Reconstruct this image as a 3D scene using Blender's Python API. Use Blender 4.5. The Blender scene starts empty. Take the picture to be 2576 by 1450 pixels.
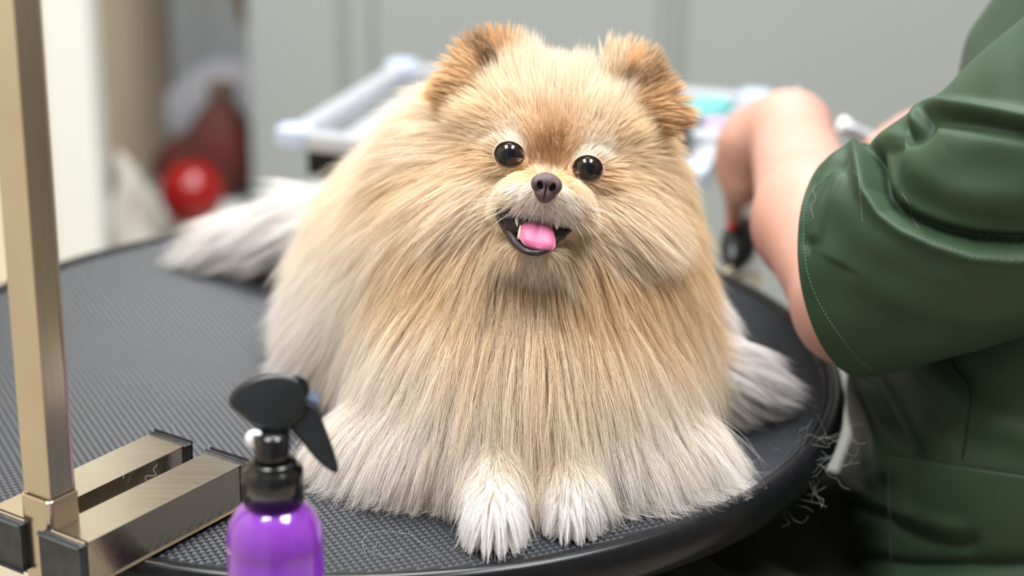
import bpy, bmesh, math, random
import numpy as np
from mathutils import Vector, Matrix, kdtree
random.seed(7); rng = np.random.default_rng(7)
SC = bpy.context.scene
COL = SC.collection
PI = math.pi
# ------------------------------------------------------------------ camera, world, lights, exposure
W, H, F = 2576, 1450, 5000.0
_p, _r = math.radians(19.7), math.radians(0.6)
CAM = np.array([0, 0, 1.246])
FWD = np.array([0, math.cos(_p), -math.sin(_p)])
_r0 = np.array([1.0, 0, 0]); _u0 = np.cross(_r0, FWD)
RIGHT = math.cos(_r) * _r0 + math.sin(_r) * _u0
UP = math.cos(_r) * _u0 - math.sin(_r) * _r0
def P(px, py, D):            # photograph pixel + depth -> world point
    return CAM + D * (FWD + RIGHT * (px - W / 2) / F - UP * (py - H / 2) / F)
def onz(px, py, z):          # photograph pixel -> point on a horizontal plane
    d = FWD + RIGHT * (px - W / 2) / F - UP * (py - H / 2) / F
    return CAM + d * ((z - CAM[2]) / d[2])
def proj(p):                 # world points (N,3) -> pixels and depth
    v = np.asarray(p) - CAM; d = v @ FWD
    return W / 2 + F * (v @ RIGHT) / d, H / 2 - F * (v @ UP) / d, d
cd = bpy.data.cameras.new('camera'); cam = bpy.data.objects.new('camera', cd); COL.objects.link(cam)
cd.sensor_width = 36; cd.lens = F / W * 36; cd.clip_start = 0.05; cd.clip_end = 50
M = Matrix.Identity(4)
for i in range(3):
    M[i][0] = RIGHT[i]; M[i][1] = UP[i]; M[i][2] = -FWD[i]; M[i][3] = CAM[i]
cam.matrix_world = M
cd.dof.use_dof = True; cd.dof.focus_distance = 0.99; cd.dof.aperture_fstop = 3.7; cd.dof.aperture_blades = 9
SC.camera = cam
vs = SC.view_settings
SC.display_settings.display_device = 'sRGB'
vs.view_transform = 'Standard'; vs.look = 'None'; vs.exposure = 0.0; vs.gamma = 1.0; vs.use_curve_mapping = False
wd = bpy.data.worlds.new('world'); SC.world = wd; wd.use_nodes = True
bg = wd.node_tree.nodes['Background']
bg.inputs[0].default_value = (0.93, 0.97, 1.0, 1); bg.inputs[1].default_value = 0.68
def area(name, loc, sx, sy, power, color=(0.98, 0.99, 1.0)):
    l = bpy.data.lights.new(name, 'AREA'); l.shape = 'RECTANGLE'; l.size = sx; l.size_y = sy
    l.energy = power; l.color = color
    o = bpy.data.objects.new(name, l); o.location = loc; COL.objects.link(o); return o
LAMPS = [(-0.55, 0.75), (0.65, 0.75), (0.05, 1.9)]
for (x, y) in LAMPS:
    for k in range(4):
        area('lamp_tube', (x - 0.21 + 0.14 * k, y, 2.52), 0.05, 0.9, 10.3)
try:
    SC.cycles_curves.shape = 'RIBBONS'
except Exception:
    pass
SC.cycles.max_bounces = 7; SC.cycles.diffuse_bounces = 3; SC.cycles.glossy_bounces = 4
SC.cycles.use_adaptive_sampling = True; SC.cycles.adaptive_threshold = 0.03; SC.cycles.transmission_bounces = 4; SC.cycles.transparent_max_bounces = 8
SC.cycles.sample_clamp_indirect = 6.0

# ------------------------------------------------------------------ helpers
def lin(r, g=None, b=None):
    c = np.array(r if g is None else (r, g, b), float) / 255.0
    return np.where(c <= 0.04045, c / 12.92, ((c + 0.055) / 1.055) ** 2.4)
def unit(v):
    v = np.asarray(v, float); return v / np.maximum(np.linalg.norm(v, axis=-1, keepdims=True), 1e-9)
def tag(o, label=None, cat=None, group=None, kind=None):
    if label: o['label'] = label
    if cat: o['category'] = cat
    if group: o['group'] = group
    if kind: o['kind'] = kind
    return o
def empty(name, loc, label, cat, group=None):
    o = bpy.data.objects.new(name, None); o.location = loc; o.empty_display_size = 0.02
    COL.objects.link(o); return tag(o, label, cat, group)
def wparent(o, parent):      # every mesh is written in world coordinates; keep it there under its parent
    o.parent = parent
    o.matrix_parent_inverse = Matrix.Translation(-(Vector(parent.location) if parent.type == 'EMPTY' else Vector((0, 0, 0))))
def mesh_obj(name, verts, faces, m, parent=None, smooth=True, kind=None):
    me = bpy.data.meshes.new(name)
    verts = np.asarray(verts, dtype=np.float32)
    if isinstance(faces, np.ndarray) and faces.ndim == 2:
        n, k = faces.shape
        me.vertices.add(len(verts)); me.vertices.foreach_set('co', verts.ravel())
        me.loops.add(n * k); me.loops.foreach_set('vertex_index', faces.astype(np.int32).ravel())
        me.polygons.add(n); me.polygons.foreach_set('loop_start', np.arange(0, n * k, k, dtype=np.int32))
        me.polygons.foreach_set('loop_total', np.full(n, k, dtype=np.int32))
        me.update(calc_edges=True); me.validate()
    else:
        me.from_pydata([tuple(map(float, v)) for v in verts], [], [tuple(int(i) for i in f) for f in faces]); me.update()
    me.polygons.foreach_set('use_smooth', np.full(len(me.polygons), smooth)); me.update()
    o = bpy.data.objects.new(name, me); COL.objects.link(o)
    if m: me.materials.append(m)
    if parent is not None: wparent(o, parent)
    if kind: o['kind'] = kind
    return o
def bm_obj(name, bm, m, parent=None, smooth=False, kind=None):
    me = bpy.data.meshes.new(name); bm.normal_update(); bm.to_mesh(me); bm.free()
    me.polygons.foreach_set('use_smooth', np.full(len(me.polygons), smooth)); me.update()
    o = bpy.data.objects.new(name, me); COL.objects.link(o)
    if m: me.materials.append(m)
    if parent is not None: wparent(o, parent)
    if kind: o['kind'] = kind
    return o
def bm_box(bm, c, ax, half, bevel=0.0, seg=2):
    ax = np.array(ax, float); vs_ = []
    g = bmesh.ops.create_cube(bm, size=2.0)
    for v in g['verts']:
        q = np.array(v.co) * np.array(half)
        v.co = Vector(np.asarray(c) + ax[0] * q[0] + ax[1] * q[1] + ax[2] * q[2])
    if bevel > 0:
        es = list({e for v in g['verts'] for e in v.link_edges})
        bmesh.ops.bevel(bm, geom=es, offset=bevel, segments=seg, profile=0.5, affect='EDGES', clamp_overlap=True)
    bmesh.ops.recalc_face_normals(bm, faces=bm.faces)
AX = np.eye(3)
def box(name, c, half, m, parent=None, ax=AX, bevel=0.0, seg=2, kind=None, smooth=False):
    bm = bmesh.new(); bm_box(bm, c, ax, half, bevel, seg); return bm_obj(name, bm, m, parent, smooth, kind)
def lathe_vf(prof, n=32, c=(0, 0, 0), ax=AX, close=True):
    V = []; Fc = []
    for (r, z) in prof:
        for k in range(n):
            a = 2 * PI * k / n
            V.append(np.asarray(c) + ax[0] * r * math.cos(a) + ax[1] * r * math.sin(a) + ax[2] * z)
    for i in range(len(prof) - 1):
        for k in range(n):
            k2 = (k + 1) % n
            Fc.append((i * n + k, i * n + k2, (i + 1) * n + k2, (i + 1) * n + k))
    if close:
        Fc.append(tuple(range(n - 1, -1, -1))); Fc.append(tuple((len(prof) - 1) * n + k for k in range(n)))
    return V, Fc
def lathe(name, prof, m, parent=None, n=32, c=(0, 0, 0), ax=AX, close=True, smooth=True, kind=None):
    V, Fc = lathe_vf(prof, n, c, np.asarray(ax, float), close); return mesh_obj(name, V, Fc, m, parent, smooth, kind)
def catmull(pts, n):
    pts = np.asarray(pts, float); k = len(pts)
    t = np.linspace(0, k - 1, n); i = np.clip(t.astype(int), 0, k - 2); f = (t - i)[:, None]
    p0 = pts[np.maximum(i - 1, 0)]; p1 = pts[i]; p2 = pts[i + 1]; p3 = pts[np.minimum(i + 2, k - 1)]
    return 0.5 * (2 * p1 + (p2 - p0) * f + (2 * p0 - 5 * p1 + 4 * p2 - p3) * f ** 2 + (3 * p1 - p0 - 3 * p2 + p3) * f ** 3)
def tube_vf(path, rad, n=8, flat=1.0, ref=None):
    path = np.asarray(path, float); rad = np.broadcast_to(np.asarray(rad, float), (len(path),))
    T = unit(np.gradient(path, axis=0)); V = []; Fc = []
    u = np.cross(T[0], ref if ref is not None else (0, 0, 1)); u = u if np.linalg.norm(u) > 1e-6 else np.cross(T[0], (1, 0, 0))
    u = unit(u)
    for i in range(len(path)):
        u = unit(u - T[i] * (u @ T[i])); w = np.cross(T[i], u)
        for k in range(n):
            a = 2 * PI * k / n
            V.append(path[i] + rad[i] * (u * math.cos(a) + w * math.sin(a) * flat))
    for i in range(len(path) - 1):
        for k in range(n):
            k2 = (k + 1) % n
            Fc.append((i * n + k, (i + 1) * n + k, (i + 1) * n + k2, i * n + k2))
    Fc.append(tuple(range(n))); Fc.append(tuple((len(path) - 1) * n + k for k in range(n - 1, -1, -1)))
    return V, Fc
def tube(name, path, rad, m, parent=None, n=8, kind=None, flat=1.0, ref=None):
    V, Fc = tube_vf(path, rad, n, flat, ref); return mesh_obj(name, V, Fc, m, parent, True, kind)
def join_vf(parts):
    V = []; Fc = []
    for (v, f) in parts:
        o = len(V); V += [tuple(x) for x in v]; Fc += [tuple(i + o for i in q) for q in f]
    return V, Fc

# signed distance modelling
def ell(c, r, ax=None):
    c = np.asarray(c, float); r = np.asarray(r, float); A = np.eye(3) if ax is None else np.asarray(ax, float)
    def f(p):
        q = (p - c) @ A.T
        k0 = np.sqrt(((q / r) ** 2).sum(-1)); k1 = np.sqrt(((q / r ** 2) ** 2).sum(-1))
        return k0 * (k0 - 1.0) / np.maximum(k1, 1e-9)
    f.box = (c - r.max() , c + r.max()); return f
def cap(a, b, ra, rb):
    a = np.asarray(a, float); b = np.asarray(b, float); ab = b - a; L = ab @ ab
    def f(p):
        t = np.clip(((p - a) @ ab) / L, 0, 1)
        return np.linalg.norm(p - a - t[..., None] * ab, axis=-1) - (ra + (rb - ra) * t)
    m = max(ra, rb); f.box = (np.minimum(a, b) - m, np.maximum(a, b) + m); return f
def smin(a, b, k):
    h = np.maximum(k - np.abs(a - b), 0) / k
    return np.minimum(a, b) - h * h * k * 0.25
def union(fs, k):
    def f(p):
        d = fs[0](p)
        for g in fs[1:]: d = smin(d, g(p), k)
        return d
    f.box = (np.min([g.box[0] for g in fs], 0), np.max([g.box[1] for g in fs], 0)); return f
def sub(f, g, k):
    def h(p): return -smin(-f(p), g(p), k)
    h.box = f.box; return h
def grad(f, p, e=4e-4):
    return unit(np.stack([f(p + d) - f(p - d) for d in np.eye(3) * e], -1))
def surfnet(f, h, lo=None, hi=None, newton=1):
    lo = np.asarray(f.box[0] if lo is None else lo) - 2 * h; hi = np.asarray(f.box[1] if hi is None else hi) + 2 * h
    n = np.ceil((hi - lo) / h).astype(int) + 1
    xs = [lo[i] + h * np.arange(n[i]) for i in range(3)]
    S = np.empty(n, np.float32)
    for i in range(n[0]):
        g = np.stack(np.meshgrid(xs[0][i:i + 1], xs[1], xs[2], indexing='ij'), -1).reshape(-1, 3)
        S[i] = f(g).reshape(n[1], n[2])
    I = S < 0
    m = n - 1
    acc = np.zeros((*m, 3), np.float32); cnt = np.zeros(m, np.float32); quads = []
    for a in range(3):
        s0 = [slice(None)] * 3; s1 = [slice(None)] * 3; s0[a] = slice(0, -1); s1[a] = slice(1, None)
        A = S[tuple(s0)]; B = S[tuple(s1)]; cr = (A < 0) != (B < 0)
        t = np.where(cr, A / np.where(A - B == 0, 1, A - B), 0)
        b, c = [x for x in range(3) if x != a]
        for ob in (0, 1):
            for oc in (0, 1):
                sl = [slice(None)] * 3; sl[b] = slice(ob, m[b] + ob); sl[c] = slice(oc, m[c] + oc)
                k = cr[tuple(sl)]
                acc[..., a] += np.where(k, t[tuple(sl)], 0); acc[..., b] += k * ob; acc[..., c] += k * oc; cnt += k
        sl = [slice(None)] * 3; sl[b] = slice(1, m[b]); sl[c] = slice(1, m[c])
        idx = np.argwhere(cr[tuple(sl)])
        idx[:, b] += 1; idx[:, c] += 1
        ins = A[tuple(idx.T)] < 0
        def cell(db, dc):
            q = idx.copy(); q[:, b] -= db; q[:, c] -= dc
            return (q[:, 0] * m[1] + q[:, 1]) * m[2] + q[:, 2]
        Q = np.stack([cell(1, 1), cell(0, 1), cell(0, 0), cell(1, 0)], 1)
        flip = ins if a != 1 else ~ins
        Q[~flip] = Q[~flip][:, ::-1]
        quads.append(Q)
    Q = np.concatenate(quads); used = np.flatnonzero(cnt.ravel() > 0)
    remap = np.full(m.prod(), -1, np.int64); remap[used] = np.arange(len(used))
    ci = np.stack(np.unravel_index(used, m), -1)
    V = lo + h * (ci + acc.reshape(-1, 3)[used] / cnt.ravel()[used][:, None])
    for _ in range(newton):
        V = V - grad(f, V) * np.clip(f(V), -h, h)[:, None]
    return V, remap[Q]

# ------------------------------------------------------------------ materials
def mat(name, col, rough=0.5, metal=0.0, noise=None, bump=None, spec=0.5, coat=0.0, trans=0.0, sheen=0.0, sss=0.0, sssr=(1, .3, .2), mscale=(1, 1, 1), ior=1.45):
    """col: sRGB 0-255; noise=(scale, col2, amount); bump=(scale, strength)"""
    m = bpy.data.materials.new(name); m.use_nodes = True; nt = m.node_tree; b = nt.nodes['Principled BSDF']
    c = lin(col); b.inputs['Base Color'].default_value = (*c, 1); b.inputs['Roughness'].default_value = rough
    b.inputs['Metallic'].default_value = metal; b.inputs['Specular IOR Level'].default_value = spec
    b.inputs['Coat Weight'].default_value = coat; b.inputs['Transmission Weight'].default_value = trans; b.inputs['IOR'].default_value = ior
    if sheen: b.inputs['Sheen Weight'].default_value = sheen
    if sss:
        b.inputs['Subsurface Weight'].default_value = sss; b.inputs['Subsurface Radius'].default_value = sssr; b.inputs['Subsurface Scale'].default_value = 0.006
    if noise or bump:
        tc = nt.nodes.new('ShaderNodeTexCoord'); mp = nt.nodes.new('ShaderNodeMapping'); mp.inputs['Scale'].default_value = mscale
        nt.links.new(tc.outputs['Object'], mp.inputs[0])
    if noise:
        n = nt.nodes.new('ShaderNodeTexNoise'); n.inputs['Scale'].default_value = noise[0]; n.inputs['Detail'].default_value = 5
        nt.links.new(mp.outputs[0], n.inputs['Vector'])
        mx = nt.nodes.new('ShaderNodeMix'); mx.data_type = 'RGBA'; mx.inputs[6].default_value = (*c, 1); mx.inputs[7].default_value = (*lin(noise[1]), 1)
        mr = nt.nodes.new('ShaderNodeMapRange'); mr.inputs['From Min'].default_value = 0.35; mr.inputs['From Max'].default_value = 0.7; mr.inputs['To Max'].default_value = noise[2]
        nt.links.new(n.outputs['Fac'], mr.inputs[0]); nt.links.new(mr.outputs[0], mx.inputs[0]); nt.links.new(mx.outputs[2], b.inputs['Base Color'])
    if bump:
        n2 = nt.nodes.new('ShaderNodeTexNoise'); n2.inputs['Scale'].default_value = bump[0]; n2.inputs['Detail'].default_value = 3
        nt.links.new(mp.outputs[0], n2.inputs['Vector'])
        bp = nt.nodes.new('ShaderNodeBump'); bp.inputs['Strength'].default_value = bump[1]; bp.inputs['Distance'].default_value = 0.001
        nt.links.new(n2.outputs['Fac'], bp.inputs['Height']); nt.links.new(bp.outputs[0], b.inputs['Normal'])
    return m
def hair_mat(name, rough=0.5):
    m = bpy.data.materials.new(name); m.use_nodes = True; nt = m.node_tree; nt.nodes.clear()
    out = nt.nodes.new('ShaderNodeOutputMaterial')
    a1 = nt.nodes.new('ShaderNodeAttribute'); a1.attribute_name = 'root_col'
    a2 = nt.nodes.new('ShaderNodeAttribute'); a2.attribute_name = 'tip_col'
    hi = nt.nodes.new('ShaderNodeHairInfo'); mx = nt.nodes.new('ShaderNodeMix'); mx.data_type = 'RGBA'
    nt.links.new(hi.outputs['Intercept'], mx.inputs[0]); nt.links.new(a1.outputs['Color'], mx.inputs[6]); nt.links.new(a2.outputs['Color'], mx.inputs[7])
    d = nt.nodes.new('ShaderNodeBsdfPrincipled'); d.inputs['Roughness'].default_value = rough; d.inputs['Specular IOR Level'].default_value = 0.25
    tr = nt.nodes.new('ShaderNodeBsdfTranslucent'); mix = nt.nodes.new('ShaderNodeMixShader'); mix.inputs[0].default_value = 0.38
    nt.links.new(mx.outputs[2], d.inputs['Base Color']); nt.links.new(mx.outputs[2], tr.inputs['Color'])
    nt.links.new(d.outputs[0], mix.inputs[1]); nt.links.new(tr.outputs[0], mix.inputs[2]); nt.links.new(mix.outputs[0], out.inputs[0])
    return m
MT = dict(
    wall=mat('grey_painted_panel', (147, 154, 153), 0.55, noise=(3, (142, 148, 147), 0.5)),
    frontw=mat('taupe_wall', (128, 122, 114), 0.7, noise=(4, (118, 112, 104), 0.6)),
    seam=mat('panel_seam', (136, 141, 137), 0.6),
    niche=mat('niche_plaster', (196, 203, 206), 0.7, noise=(4, (184, 188, 196), 0.6)),
    white=mat('white_gloss_trim', (212, 215, 211), 0.4),
    beige=mat('beige_plaster', (176, 162, 140), 0.7, noise=(5, (160, 146, 124), 0.6)),
    cream=mat('cream_wall', (214, 204, 186), 0.7, noise=(4, (214, 200, 176), 0.5)),
    floor=mat('beige_floor_tile', (226, 214, 196), 0.35, noise=(6, (212, 200, 182), 0.6)),
    ceil=mat('white_ceiling', (236, 236, 232), 0.8),
    steel=None, rubber=mat('black_rubber_cap', (40, 42, 46), 0.55, noise=(90, (92, 94, 98), 0.35), bump=(300, 0.15)),
    mat=mat('black_rubber_mat', (30, 34, 40), 0.36, noise=(25, (36, 37, 42), 0.6), spec=0.36),
    rim=mat('black_plastic_rim', (20, 21, 23), 0.24, noise=(140, (34, 35, 38), 0.25), spec=0.3),
    board=mat('table_board', (30, 30, 31), 0.6),
    chrome=mat('chrome_column', (200, 200, 200), 0.15, 1.0),
    blackpl=mat('black_plastic', (26, 28, 31), 0.33, spec=0.5, bump=(220, 0.06)),
    blackgl=mat('black_gloss_plastic', (14, 15, 17), 0.16, spec=0.6),
    whitepl=mat('white_plastic', (236, 238, 240), 0.35),
    purple=mat('purple_bottle_plastic', (176, 78, 232), 0.16, trans=0.5, coat=0.8, spec=0.6),
    liquid=mat('purple_liquid', (124, 30, 190), 0.1, trans=0.25),
    alu=mat('brushed_aluminium', (180, 182, 188), 0.4, 0.4),
    bluepl=mat('blue_grey_plastic', (172, 184, 204), 0.4),
    blued=mat('slate_blue_plastic', (112, 128, 172), 0.45),
    traywhite=mat('white_tray_liner', (162, 166, 172), 0.5),
    red=mat('red_gloss', (132, 6, 10), 0.22, coat=0.15), maroon=mat('maroon_fabric', (84, 30, 26), 0.85, noise=(16, (66, 50, 38), 0.9)),
    brownfab=mat('brown_fabric', (84, 66, 54), 0.85, noise=(20, (110, 92, 78), 0.6)),
    lav=mat('lavender_plastic_bag', (196, 198, 208), 0.5), towel=mat('pale_towel', (166, 162, 154), 0.9, bump=(120, 0.5)),
    navy=mat('dark_slate_plastic', (66, 76, 98), 0.35),
    teal=mat('teal_cloth', (92, 160, 156), 0.7), pink=mat('pink_plastic', (226, 168, 204), 0.3), lilac=mat('lilac_plastic', (204, 180, 224), 0.3),
    magenta=mat('magenta_plastic', (178, 50, 158), 0.35), brownw=mat('brown_wood', (128, 96, 66), 0.5),
    beigecord=mat('beige_cord', (206, 188, 160), 0.6),
    skin=mat('skin', (188, 143, 129), 0.5, sss=0.25, noise=(40, (178, 128, 112), 0.5), bump=(700, 0.12)),
    nail=mat('red_nail_polish', (216, 62, 48), 0.15, coat=0.5),
    green=mat('green_scrub_cotton', (41, 62, 40), 0.55, noise=(30, (37, 56, 37), 0.6), sheen=0.04, spec=0.3, bump=(1500, 0.12)),
    trousers=mat('dark_olive_trousers', (46, 45, 27), 0.85, noise=(20, (38, 40, 26), 0.6), bump=(900, 0.2)),
    thread=mat('green_thread', (96, 134, 106), 0.7), threaddk=mat('dark_green_thread', (22, 38, 26), 0.8),
    hairdk=mat('brown_hair', (60, 42, 32), 0.5), stool=mat('stool_vinyl', (40, 40, 42), 0.5),
    dogskin=mat('dog_skin', (222, 198, 170), 0.9), mouth=mat('dark_mouth_lining', (36, 22, 24), 0.4),
    lip=mat('black_lip', (30, 24, 24), 0.4, noise=(400, (62, 46, 44), 0.5), bump=(900, 0.3), spec=0.5),
    nose=mat('mauve_brown_nose', (94, 74, 76), 0.36, noise=(500, (74, 57, 60), 0.6), bump=(2600, 0.5), spec=0.5),
    nostril=mat('nostril', (20, 15, 17), 0.6),
    tongue=mat('pink_tongue', (194, 108, 144), 0.4, sss=0.15, noise=(120, (188, 100, 140), 0.6), bump=(2600, 0.12), spec=0.5),
    tooth=mat('ivory_tooth', (238, 226, 206), 0.25), gum=mat('dark_pink_gum', (128, 74, 74), 0.35),
    iris=None, lid=mat('dark_eyelid', (58, 42, 42), 0.35, spec=0.5),
    whisker=mat('white_whisker', (240, 234, 224), 0.4), loosehair=mat('pale_loose_hair', (164, 164, 166), 0.5), weld=mat('weld_heat_stain', (206, 168, 96), 0.35, 1.0, noise=(260, (110, 84, 60), 0.8), bump=(600, 0.6)),
)
def steel(name, axis):
    m = mat(name, (206, 196, 180), 0.27, 1.0, noise=(9, (182, 170, 152), 0.6), mscale=(1, 1, 1))
    nt = m.node_tree; b = nt.nodes['Principled BSDF']
    tc = nt.nodes.new('ShaderNodeTexCoord'); mp = nt.nodes.new('ShaderNodeMapping')
    if axis == 'z': mp.inputs['Scale'].default_value = (900, 900, 8)
    else:
        mp.inputs['Rotation'].default_value = (0, 0, -math.radians(55.5)); mp.inputs['Scale'].default_value = (8, 900, 900)
    n = nt.nodes.new('ShaderNodeTexNoise'); n.inputs['Scale'].default_value = 1.0; n.inputs['Detail'].default_value = 4
    nt.links.new(tc.outputs['Object'], mp.inputs[0]); nt.links.new(mp.outputs[0], n.inputs['Vector'])
    mr = nt.nodes.new('ShaderNodeMapRange'); mr.inputs['To Min'].default_value = 0.14; mr.inputs['To Max'].default_value = 0.28
    nt.links.new(n.outputs['Fac'], mr.inputs[0]); nt.links.new(mr.outputs[0], b.inputs['Roughness'])
    bp = nt.nodes.new('ShaderNodeBump'); bp.inputs['Strength'].default_value = 0.06; bp.inputs['Distance'].default_value = 0.0005
    nt.links.new(n.outputs['Fac'], bp.inputs['Height']); nt.links.new(bp.outputs[0], b.inputs['Normal'])
    return m
MT['steel'] = steel('brushed_steel_upright', 'z'); MT['steelh'] = steel('brushed_steel_bar', 'h')
FUR = hair_mat('pomeranian_fur')

# ------------------------------------------------------------------ room
TZ = 0.80
def struct(o, label=None):
    o['kind'] = 'structure'
    if label: o['label'] = label
    return o
YB = 2.45
struct(box('floor', (0, 1.2, -0.02), (2.6, 2.6, 0.02), MT['floor']), 'beige floor under the grooming table')
struct(box('ceiling', (0, 1.2, 2.72), (2.6, 2.6, 0.02), MT['ceil']), 'white ceiling above the grooming room')
def xat(px, y, py=300):      # world x where pixel column px meets the plane at distance y
    d = FWD + RIGHT * (px - W / 2) / F - UP * (py - H / 2) / F
    return CAM[0] + d[0] / d[1] * (y - CAM[1])
x0, x1, x2 = xat(628, YB), xat(866, YB), xat(1705, YB)
XR = 1.6
wall = struct(box('wall_back', ((x0 + XR) / 2, YB + 0.036, 1.35), ((XR - x0) / 2, 0.03, 1.35), MT['seam']), 'grey panelled back wall behind the dog')
xa = xat(940, YB); xb = xat(1660, YB)
for (a, b) in ((x0, x1 - 0.006), (x1 + 0.006, xa - 0.002), (xa + 0.002, xb - 0.002), (xb + 0.002, x2 - 0.006), (x2 + 0.006, XR)):
    off = 0.0
    pn = box('panel', ((a + b) / 2, YB + 0.015 + off, 1.35), ((b - a) / 2, 0.016, 1.34), MT['wall'], bevel=0.004); pn.parent = wall; pn.matrix_parent_inverse = Matrix.Identity(4)
YN = 2.75                     # niche to the left of the panels
xn0, xn1 = xat(395, YN), x0
struct(box('wall_niche', ((xn0 + xn1) / 2 - 0.1, YN + 0.03, 1.35), (0.55, 0.03, 1.35), MT['niche']), 'grey recessed wall behind the red ball')
struct(box('trim_1', (x0 + 0.008, (YB + YN) / 2 + 0.03, 1.35), (0.008, (YN - YB) / 2, 1.35), MT['beige']), 'return of the panelled wall beside the recess')
YC = 2.2                      # column: white lit face, its shade side coloured darker beige
c0, c1, c2 = xat(112, YC), xat(238, YC), xat(410, YN - 0.1)
struct(box('trim_2', ((c0 + c1) / 2, YC + 0.03, 1.35), ((c1 - c0) / 2, 0.03, 1.35), MT['white'], bevel=0.004), 'white vertical door trim left of the recess')
V = np.array([(c1 - 0.004, YC + 0.012, 0), (c1 - 0.03, YC + 0.05, 0), (c2 - 0.05, YN, 0), (c2, YN, 0)])
VV = [tuple(v) for v in V] + [(v[0], v[1], 2.7) for v in V]
struct(mesh_obj('trim_3', VV, [(0, 3, 2, 1), (4, 5, 6, 7), (0, 1, 5, 4), (1, 2, 6, 5), (2, 3, 7, 6), (3, 0, 4, 7)], MT['beige'], smooth=False), 'column side in shade-toned beige between the white trim and the recess')  # beige stands in for the shade on the column's side
struct(box('wall_left', (c0 - 0.55, YC + 0.05, 1.35), (0.56, 0.03, 1.35), MT['cream']), 'cream wall at the far left')
struct(box('wall_right', (1.78, 0.9, 1.35), (0.03, 1.6, 1.35), MT['frontw']), 'unseen taupe wall added right of the groomer')  # added out of view to darken the reflections in the steel
struct(box('wall_left_side', (-1.5, 0.7, 1.35), (0.03, 1.6, 1.35), MT['cream']), 'unseen cream wall added left of the grooming table')  # added out of view as a bright reflection for the steel
struct(box('wall_front', (0.75, -1.0, 1.35), (1.05, 0.03, 1.35), MT['frontw']), 'unseen taupe wall added behind the camera')  # added out of view to cut front light and rim reflections
struct(box('baseboard_back', ((x0 + XR) / 2, YB - 0.008, 0.04), ((XR - x0) / 2, 0.008, 0.04), MT['white'], bevel=0.003))
# hook on the panel edge
t = empty('wall_hook', tuple(P(605, 12, 2.6)), 'brown wooden hook high on the edge of the grey panel', 'hook')
hc_ = P(604, 8, 2.58)
box('hook_plate', hc_ + np.array([0.006, 0.01, 0.0]), (0.010, 0.008, 0.03), MT['brownw'], t, bevel=0.003)
tube('hook_arm', [hc_ + np.array(q) for q in ((0.004, 0.0, 0.008), (0.002, -0.02, 0.0), (0.002, -0.035, 0.004), (0.002, -0.04, 0.02))], 0.0045, MT['brownw'], t)
# ceiling lamps
for i, (x, y) in enumerate(LAMPS):
    t = empty('ceiling_light', (x, y, 2.68), 'white fluorescent ceiling fixture with four tubes, ' + ('left of the table', 'right of the table', 'behind the table')[i], 'lamp', 'fluorescent ceiling fixtures')
    box('fixture_housing', (x, y, 2.66), (0.31, 0.49, 0.04), MT['white'], t, bevel=0.004)
    for k in range(4):
        lathe('fluorescent_tube', [(0.013, -0.44), (0.013, 0.44)], MT['whitepl'], t, 12, (x - 0.21 + 0.14 * k, y, 2.585), [[1, 0, 0], [0, 0, 1], [0, 1, 0]])

# bench with the red ball, the bag, the pouch and the towel in the recess
BZ = 0.47
t = empty('low_bench', (-0.42, YN - 0.17, 0), 'low white bench standing in the recess under the red ball', 'bench')
box('bench_top', (-0.42, YN - 0.17, BZ - 0.015), (0.17, 0.15, 0.015), MT['white'], t, bevel=0.004)
for sx in (-1, 1):
    for sy in (-1, 1):
        box('leg', (-0.42 + sx * 0.14, YN - 0.17 + sy * 0.12, (BZ - 0.03) / 2), (0.018, 0.018, (BZ - 0.03) / 2), MT['white'], t)
Rb = 0.041; bc = P(482, 478, 2.50); bc[2] = BZ + Rb
f = ell(bc, (Rb, Rb, Rb))
tag(mesh_obj('red_ball', *surfnet(f, 0.004), MT['red']), 'glossy red ball on the low bench left of the dog', 'ball')
b0 = P(555, 440, 2.62); b0[2] = BZ + 0.052
bagf = union([ell(b0, (0.052, 0.045, 0.055)), ell(b0 + np.array([0.004, 0.0, 0.04]), (0.03, 0.03, 0.045)), ell(b0 + np.array([-0.05, 0.01, -0.015]), (0.04, 0.035, 0.038))], 0.03)
t = empty('drawstring_bag', tuple(b0 - np.array([0, 0, 0.052])), 'dark maroon and brown cloth bag behind the red ball', 'bag')
mesh_obj('bag_body', *surfnet(bagf, 0.005), MT['maroon'], t)
nb = b0 + np.array([0.006, 0.0, 0.083])
mesh_obj('bag_neck', *surfnet(union([ell(nb, (0.014, 0.014, 0.008)), ell(nb + np.array([0, 0, 0.012]), (0.02, 0.018, 0.012))], 0.01), 0.003), MT['brownfab'], t)
pc = P(520, 270, 2.66)
pf = union([ell((pc[0], YN - 0.055, BZ + 0.062), (0.085, 0.033, 0.06)), ell((pc[0] + 0.02, YN - 0.05, BZ + 0.105), (0.05, 0.025, 0.035))], 0.05)
tag(mesh_obj('plastic_pouch', *surfnet(pf, 0.007), MT['lav']), 'pale lavender plastic pouch against the wall above the maroon bag', 'pouch')
tw = P(365, 520, 2.4)
def towel_f(p):
    q = p.copy(); q[:, 0] += 0.006 * np.sin(q[:, 2] * 60 + q[:, 1] * 40)
    return union([ell((tw[0] - 0.02, tw[1] - 0.02, 0.30), (0.032, 0.05, 0.30)), ell((tw[0] + 0.004, tw[1] - 0.01, 0.34), (0.02, 0.04, 0.20))], 0.03)(q)
towel_f.box = ((tw[0] - 0.08, tw[1] - 0.1, 0.0), (tw[0] + 0.09, tw[1] + 0.06, 0.68))
tag(mesh_obj('rolled_towel', *surfnet(towel_f, 0.008), MT['towel']), 'pale rolled towel standing beside the white trim', 'towel')

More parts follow.
